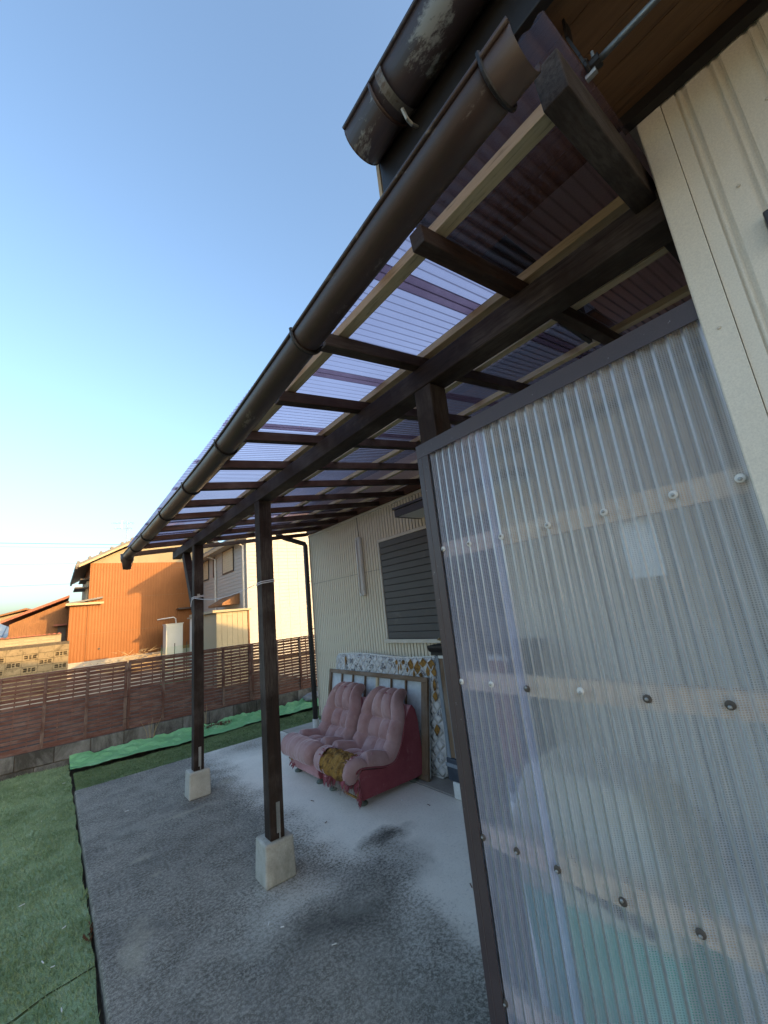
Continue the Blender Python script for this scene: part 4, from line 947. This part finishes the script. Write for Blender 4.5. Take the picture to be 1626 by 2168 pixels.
B((5.0, OY-.45, 2.55), (6.2, OY-.003, 2.62)).build('door_hood', 'far_frame', oh)
an = thing('antenna', 'thin television antenna rising above the orange house roof', 'antenna', (3.1, 27.5, 6.1))
ax_, ay_ = 3.02, 27.5
MB().tube([(ax_, ay_, 6.0), (ax_, ay_, 8.05)], .025, 6).build('mast', 'steel', an)
for z, l in ((7.92, .75), (7.6, .6)):
    MB().tube([(ax_-l, ay_-.1, z-.06), (ax_+l*.5, ay_+.1, z+.06)], .016, 5).build('boom', 'steel', an)
    for k in range(6): 
        x = ax_-l+k*l*.28; MB().tube([(x, ay_-.25, z-.05), (x, ay_+.25, z+.03)], .01, 4).build('element', 'steel', an)
B((ax_-.30, ay_-.04, 7.6), (ax_-.24, ay_+.04, 8.05)).build('receiver', 'white_plastic', an)
# ---- low brown house left of it
bh = thing('brown_house', 'low brown boarded house left of the orange one', 'house', (-.8, 26.5, 0))
B((-1.62, 26, 0), (.55, 30, 2.55)).build('wall', 'far_brown', bh)
MB().prism([(-1.9, 2.62), (.52, 3.62), (.52, 3.74), (-1.9, 2.74)], 1, 25.6, 30.4).build('roof', 'tile_red', bh)
MB().prism([(-1.62, 2.552), (.53, 2.552), (.53, 3.50)], 1, 26.0, 29.9).build('gable_wall', 'far_brown', bh)
for k in range(24): B((-1.60+.09*k, 25.975, .1), (-1.585+.09*k, 25.998, 2.5)).build('wall_batten', 'far_brown', bh)
B((.0, 25.5, 2.3), (.5, 25.995, 2.38)).build('door_hood', 'tile_red', bh); B((.15, 25.93, .2), (.48, 25.995, 2.29)).build('door', 'far_frame', bh)
# ---- cream garden wall with tile cap
cw = thing('garden_wall', 'cream garden wall capped with red tiles at the far left', 'wall', (-.8, 20, 0))
B((-6, 20, -.1), (.24, 20.15, 1.84)).build('wall_face', 'far_cream', cw)
for k in range(44): MB().prism([(-6+.142*k, 1.842), (-6+.142*k+.07, 1.90), (-6+.142*k+.138, 1.842)], 1, 19.9, 20.25).build('cap_tile', 'tile_red', cw)
for z in (1.5, 1.6, 1.7):
    for k in range(5): B((-2.3+.5*k, 19.985, z), (-1.95+.5*k, 19.999, z+.02)).build('relief_line', 'eave_wood', cw)
# ---- pierced block wall
pw = thing('pierced_block_wall', 'brown stained block wall with rows of pierced ornamental blocks', 'wall', (-.4, 18, 0))
me_b = B((-.193, 0, -.093), (.193, .1, .093)).mesh('block')
pm = MB()
for (a, b) in (((-.193, 0, -.093), (.193, .1, -.055)), ((-.193, 0, .055), (.193, .1, .093)), ((-.193, 0, -.0549), (-.15, .1, .0549)), ((.15, 0, -.0549), (.193, .1, .0549)), ((-.06, 0, -.0549), (-.03, .1, .0549)), ((.03, 0, -.0549), (.06, .1, .0549)), ((-.1499, .0, -.008), (-.085, .1, .008)), ((.085, 0, -.008), (.1499, .1, .008)), ((-.0299, .0, -.006), (.0299, .1, .010))): pm.box(a, b)
me_p = pm.mesh('pierced_block')
B((-3.4, 18.08, -.1), (.45, 18.16, 1.56)).build('wall_core', 'soil', pw)
pier = {(5, 1), (5, 3), (6, 2), (6, 4), (4, 2), (4, 0), (5, 5), (4, 4), (6, 0), (5, 7), (4, 6), (6, 6)}
for r in range(8):
    for k in range(10):
        if r == 7 and False: continue
        pc = (r, k) in pier
        o = link('pierced_block' if pc else 'block', me_p if pc else me_b, 'far_block', pw); o.location = Vector((.25-.392*k, 18.0+random.uniform(-.006, .006), .095+.196*r-.1))-pw.location
# ---- pale far house, metal roof
fh = thing('distant_house', 'distant pale house with shallow brown gable on the horizon', 'house', (-2.4, 46, 0))
B((-6.2, 46, 0), (1.6, 52, 3.3)).build('wall', 'far_cream', fh); MB().prism([(-6.2, 3.302), (1.6, 3.302), (-1.9, 4.3)], 1, 46, 52).build('gable_wall', 'far_cream', fh)
MB().prism([(-7, 3.1), (-1.9, 4.42), (2.4, 3.1), (2.4, 3.22), (-1.9, 4.56), (-7, 3.22)], 1, 45.5, 52.5).build('roof', 'far_brown', fh)
B((-2.3, 45.97, 3.35), (-1.9, 45.998, 3.85)).build('gable_vent', 'far_brown', fh)
mr = thing('metal_roof_shed', 'low shed with silver metal roof at the far left edge', 'shed', (-3.4, 31, 0))
B((-8, 31, 0), (-2.15, 34, 2.0)).build('wall', 'far_cream', mr); rm_ = MB().prism([(30.6, 2.05), (34.4, 3.0), (34.4, 3.05), (30.6, 2.1)], 0, -8.2, -1.95).build('roof', 'pale_shed', mr)
for k in range(14): MB().bar((-8+.45*k, 30.6, 2.115), (-8+.45*k, 34.4, 3.065), .04, .04).build('roof_rib', 'slate_trim', rm_)
# ---- white house
wh = thing('white_house', 'white two storey house with lap siding, gable end in low sun', 'house', (9, 20, 0))
WX, WYY = 6.24, 17.0
B((WX+.01, WYY+.012, 0), (13.0, 27, 5.3)).build('wall', 'far_white', wh)
lap_boards(WX, WYY, 27, .0, 5.3, .16, 'lap_siding', 'far_white', wh)
mbs = MB(); z = 0.0
while z < 5.3:
    for k in range(15):
        x0 = WX+.02+.455*k; mbs.box((x0, WYY-.012+random.uniform(-.002, .002), z+.006), (x0+.449, WYY+.006, z+.149))
    z += .153
tag(mbs.build('brick_siding', 'far_white', wh, fix=False), kind='stuff')
B((WX-.03, WYY-.03, 0), (WX+.02, WYY+.02, 5.3)).build('corner_post', 'far_white', wh)
MB().prism([(WX, 5.302), (13.0, 5.302), (9.6, 7.35)], 1, WYY+.02, 26.9).build('gable_wall', 'far_white', wh)
MB().prism([(WX-.50, 4.98), (9.6, 7.45), (13.6, 4.98), (13.6, 5.13), (9.6, 7.62), (WX-.50, 5.13)], 1, WYY-.35, 27.5).build('roof', 'tile_grey', wh)
B((WX-.52, WYY-.36, 4.92), (WX-.42, 27.5, 5.05)).build('eave_gutter', 'eave_wood', wh); B((WX-.419, WYY-.3, 4.99), (WX-.02, 27.4, 5.02)).build('soffit', 'far_white', wh)
for (y0, y1, z0, z1) in ((18.6, 20.2, 3.84, 4.95), (22.5, 24.0, 3.90, 4.95)):
    w_ = B((WX-.05, y0, z0), (WX-.021, y1, z1)).build('window', 'far_frame', wh)
    for k in range(9): B((WX-.062, y0+.05, z0+.06+(z1-z0-.1)*k/9), (WX-.0505, y1-.14, z0+.06+(z1-z0-.1)*(k+.93)/9)).build('blind_slat', 'blind', w_)
for (y0, y1, z0, z1) in ((21.45, 21.72, 3.9, 4.9), (22.4, 22.75, 1.65, 2.15), (24.2, 25.2, 1.3, 2.4), (20.4, 20.8, 2.0, 2.2)):
    w_ = B((WX-.05, y0, z0), (WX-.021, y1, z1)).build('window', 'far_frame', wh)
for y in (17.25, 21.2): MB().tube([(WX-.40, y+.2, 4.94), (WX-.08, y, 4.75), (WX-.08, y, 0)], .045, 8).build('downpipe', 'white_plastic', wh, smooth=True)
aw = MB().add([(WX-.75, 17.95, 2.42), (WX-.75, 20.0, 2.42), (WX-.02, 20.0, 2.80), (WX-.02, 17.95, 2.80), (WX-.75, 17.95, 2.33), (WX-.75, 20.0, 2.33), (WX-.02, 20.0, 2.34), (WX-.02, 17.95, 2.34)], [(0, 1, 2, 3), (4, 7, 6, 5), (0, 4, 5, 1), (1, 5, 6, 2), (3, 2, 6, 7), (0, 3, 7, 4)]).build('awning', 'far_brown', wh)
# ---- sheds by the fence
sh = thing('garden_shed', 'beige sheet metal garden shed in front of the white house', 'shed', (3.9, 12.5, 0))
B((3.50, 12.0, -.1), (4.37, 14.2, 1.88)).build('wall', 'far_shed', sh)
for k in range(6): B((3.50+.1445*k+.004, 11.985, .0), (3.50+.1445*(k+1)-.004, 11.999, 1.86)).build('panel', 'far_shed', sh)
MB().prism([(3.38, 1.882), (4.46, 1.882), (4.46, 1.93), (3.38, 1.95)], 1, 11.9, 14.4).build('roof', 'far_shed', sh)
B((4.375, 11.97, -.1), (4.42, 12.03, 1.88)).build('corner_post', 'far_brown', sh)
s2 = thing('utility_cabinet', 'tall pale grey metal cabinet against the shaded orange wall', 'cabinet', (4.9, 22.5, 0))
x0 = 4.15; B((x0, 22.0, -.1), (x0+.72, 22.7, 1.80)).build('body', 'pale_shed', s2); B((x0+.05, 21.985, .1), (x0+.67, 21.999, 1.72)).build('door', 'pale_shed', s2); B((x0-.03, 21.95, 1.802), (x0+.75, 22.75, 1.84)).build('top', 'pale_shed', s2)
s3 = thing('pale_shed', 'pale green white shed beside the beige shed, half hidden by the post', 'shed', (4.2, 16.2, 0))
B((4.05, 15.8, -.1), (4.72, 17.2, 1.88)).build('wall', 'pale_shed', s3); B((3.98, 15.7, 1.882), (4.80, 17.3, 1.93)).build('roof', 'far_cream', s3); B((4.45, 15.785, 1.0), (4.52, 15.799, 1.1)).build('handle', 'far_frame', s3)
# green garden net on stakes
gn = thing('garden_net', 'green garden net strung on stakes before the sheds', 'net', (3.6, 14.2, 0))
for k in range(7): MB().tube([(2.55+.35*k, 14.2, -.1), (2.55+.35*k+random.uniform(-.04, .04), 14.2, 1.15)], .012, 5).build('stake', 'far_frame', gn)
mb = MB()
for k in range(70): mb.add([(2.55+.03*k, 14.19, 0), (2.553+.03*k, 14.19, 0), (2.553+.03*k, 14.19, 1.05), (2.55+.03*k, 14.19, 1.05)], [(0, 1, 2, 3)])
for k in range(36): mb.add([(2.55, 14.188, .03*k), (4.65, 14.188, .03*k), (4.65, 14.188, .03*k+.003), (2.55, 14.188, .03*k+.003)], [(0, 1, 2, 3)])
tag(mb.build('mesh', 'green_sheet', gn, fix=False), kind='stuff')
# heap of dry grass in front of the orange wall
hg = thing('dry_grass_heap', 'heap of dry cut grass at the foot of the orange wall', 'dry grass', (3.5, 22.9, 0))
mb = MB(); rh = random.Random(3)
for k in range(900):
    x = 3.1+rh.gauss(0, .7); y = 22.6+rh.gauss(0, .3); z = -.1+abs(rh.gauss(0, .32)); d = Vector((rh.gauss(0, .25), rh.gauss(0, .1), rh.gauss(.02, .1))); s_ = Vector((0, .01, .012)); p = Vector((x, y, z)); mb.add([p-s_, p+s_, p+d], [(0, 1, 2)])
tag(mb.build('straw', 'straw', hg, fix=False), kind='stuff')
# power lines
for k, (za, zb, yy, r_, lb) in enumerate(((9.15, 9.05, 40, .018, 'topmost thick power line across the left sky'), (8.86, 8.78, 40, .009, 'thin line just under the topmost power line'), (7.55, 7.45, 40, .007, 'faint middle power line in the left sky'), (5.75, 6.05, 40, .009, 'lowest thin power line above the low roofs'))):
    pts = [(-45+90*i/30, yy+.05*i, za+(zb-za)*i/30+.0006*(i-15)**2) for i in range(31)]
    tag(MB().tube(pts, r_, 5).build('power_line', 'black'), lb, 'power line', 'power lines over the neighbouring roofs')
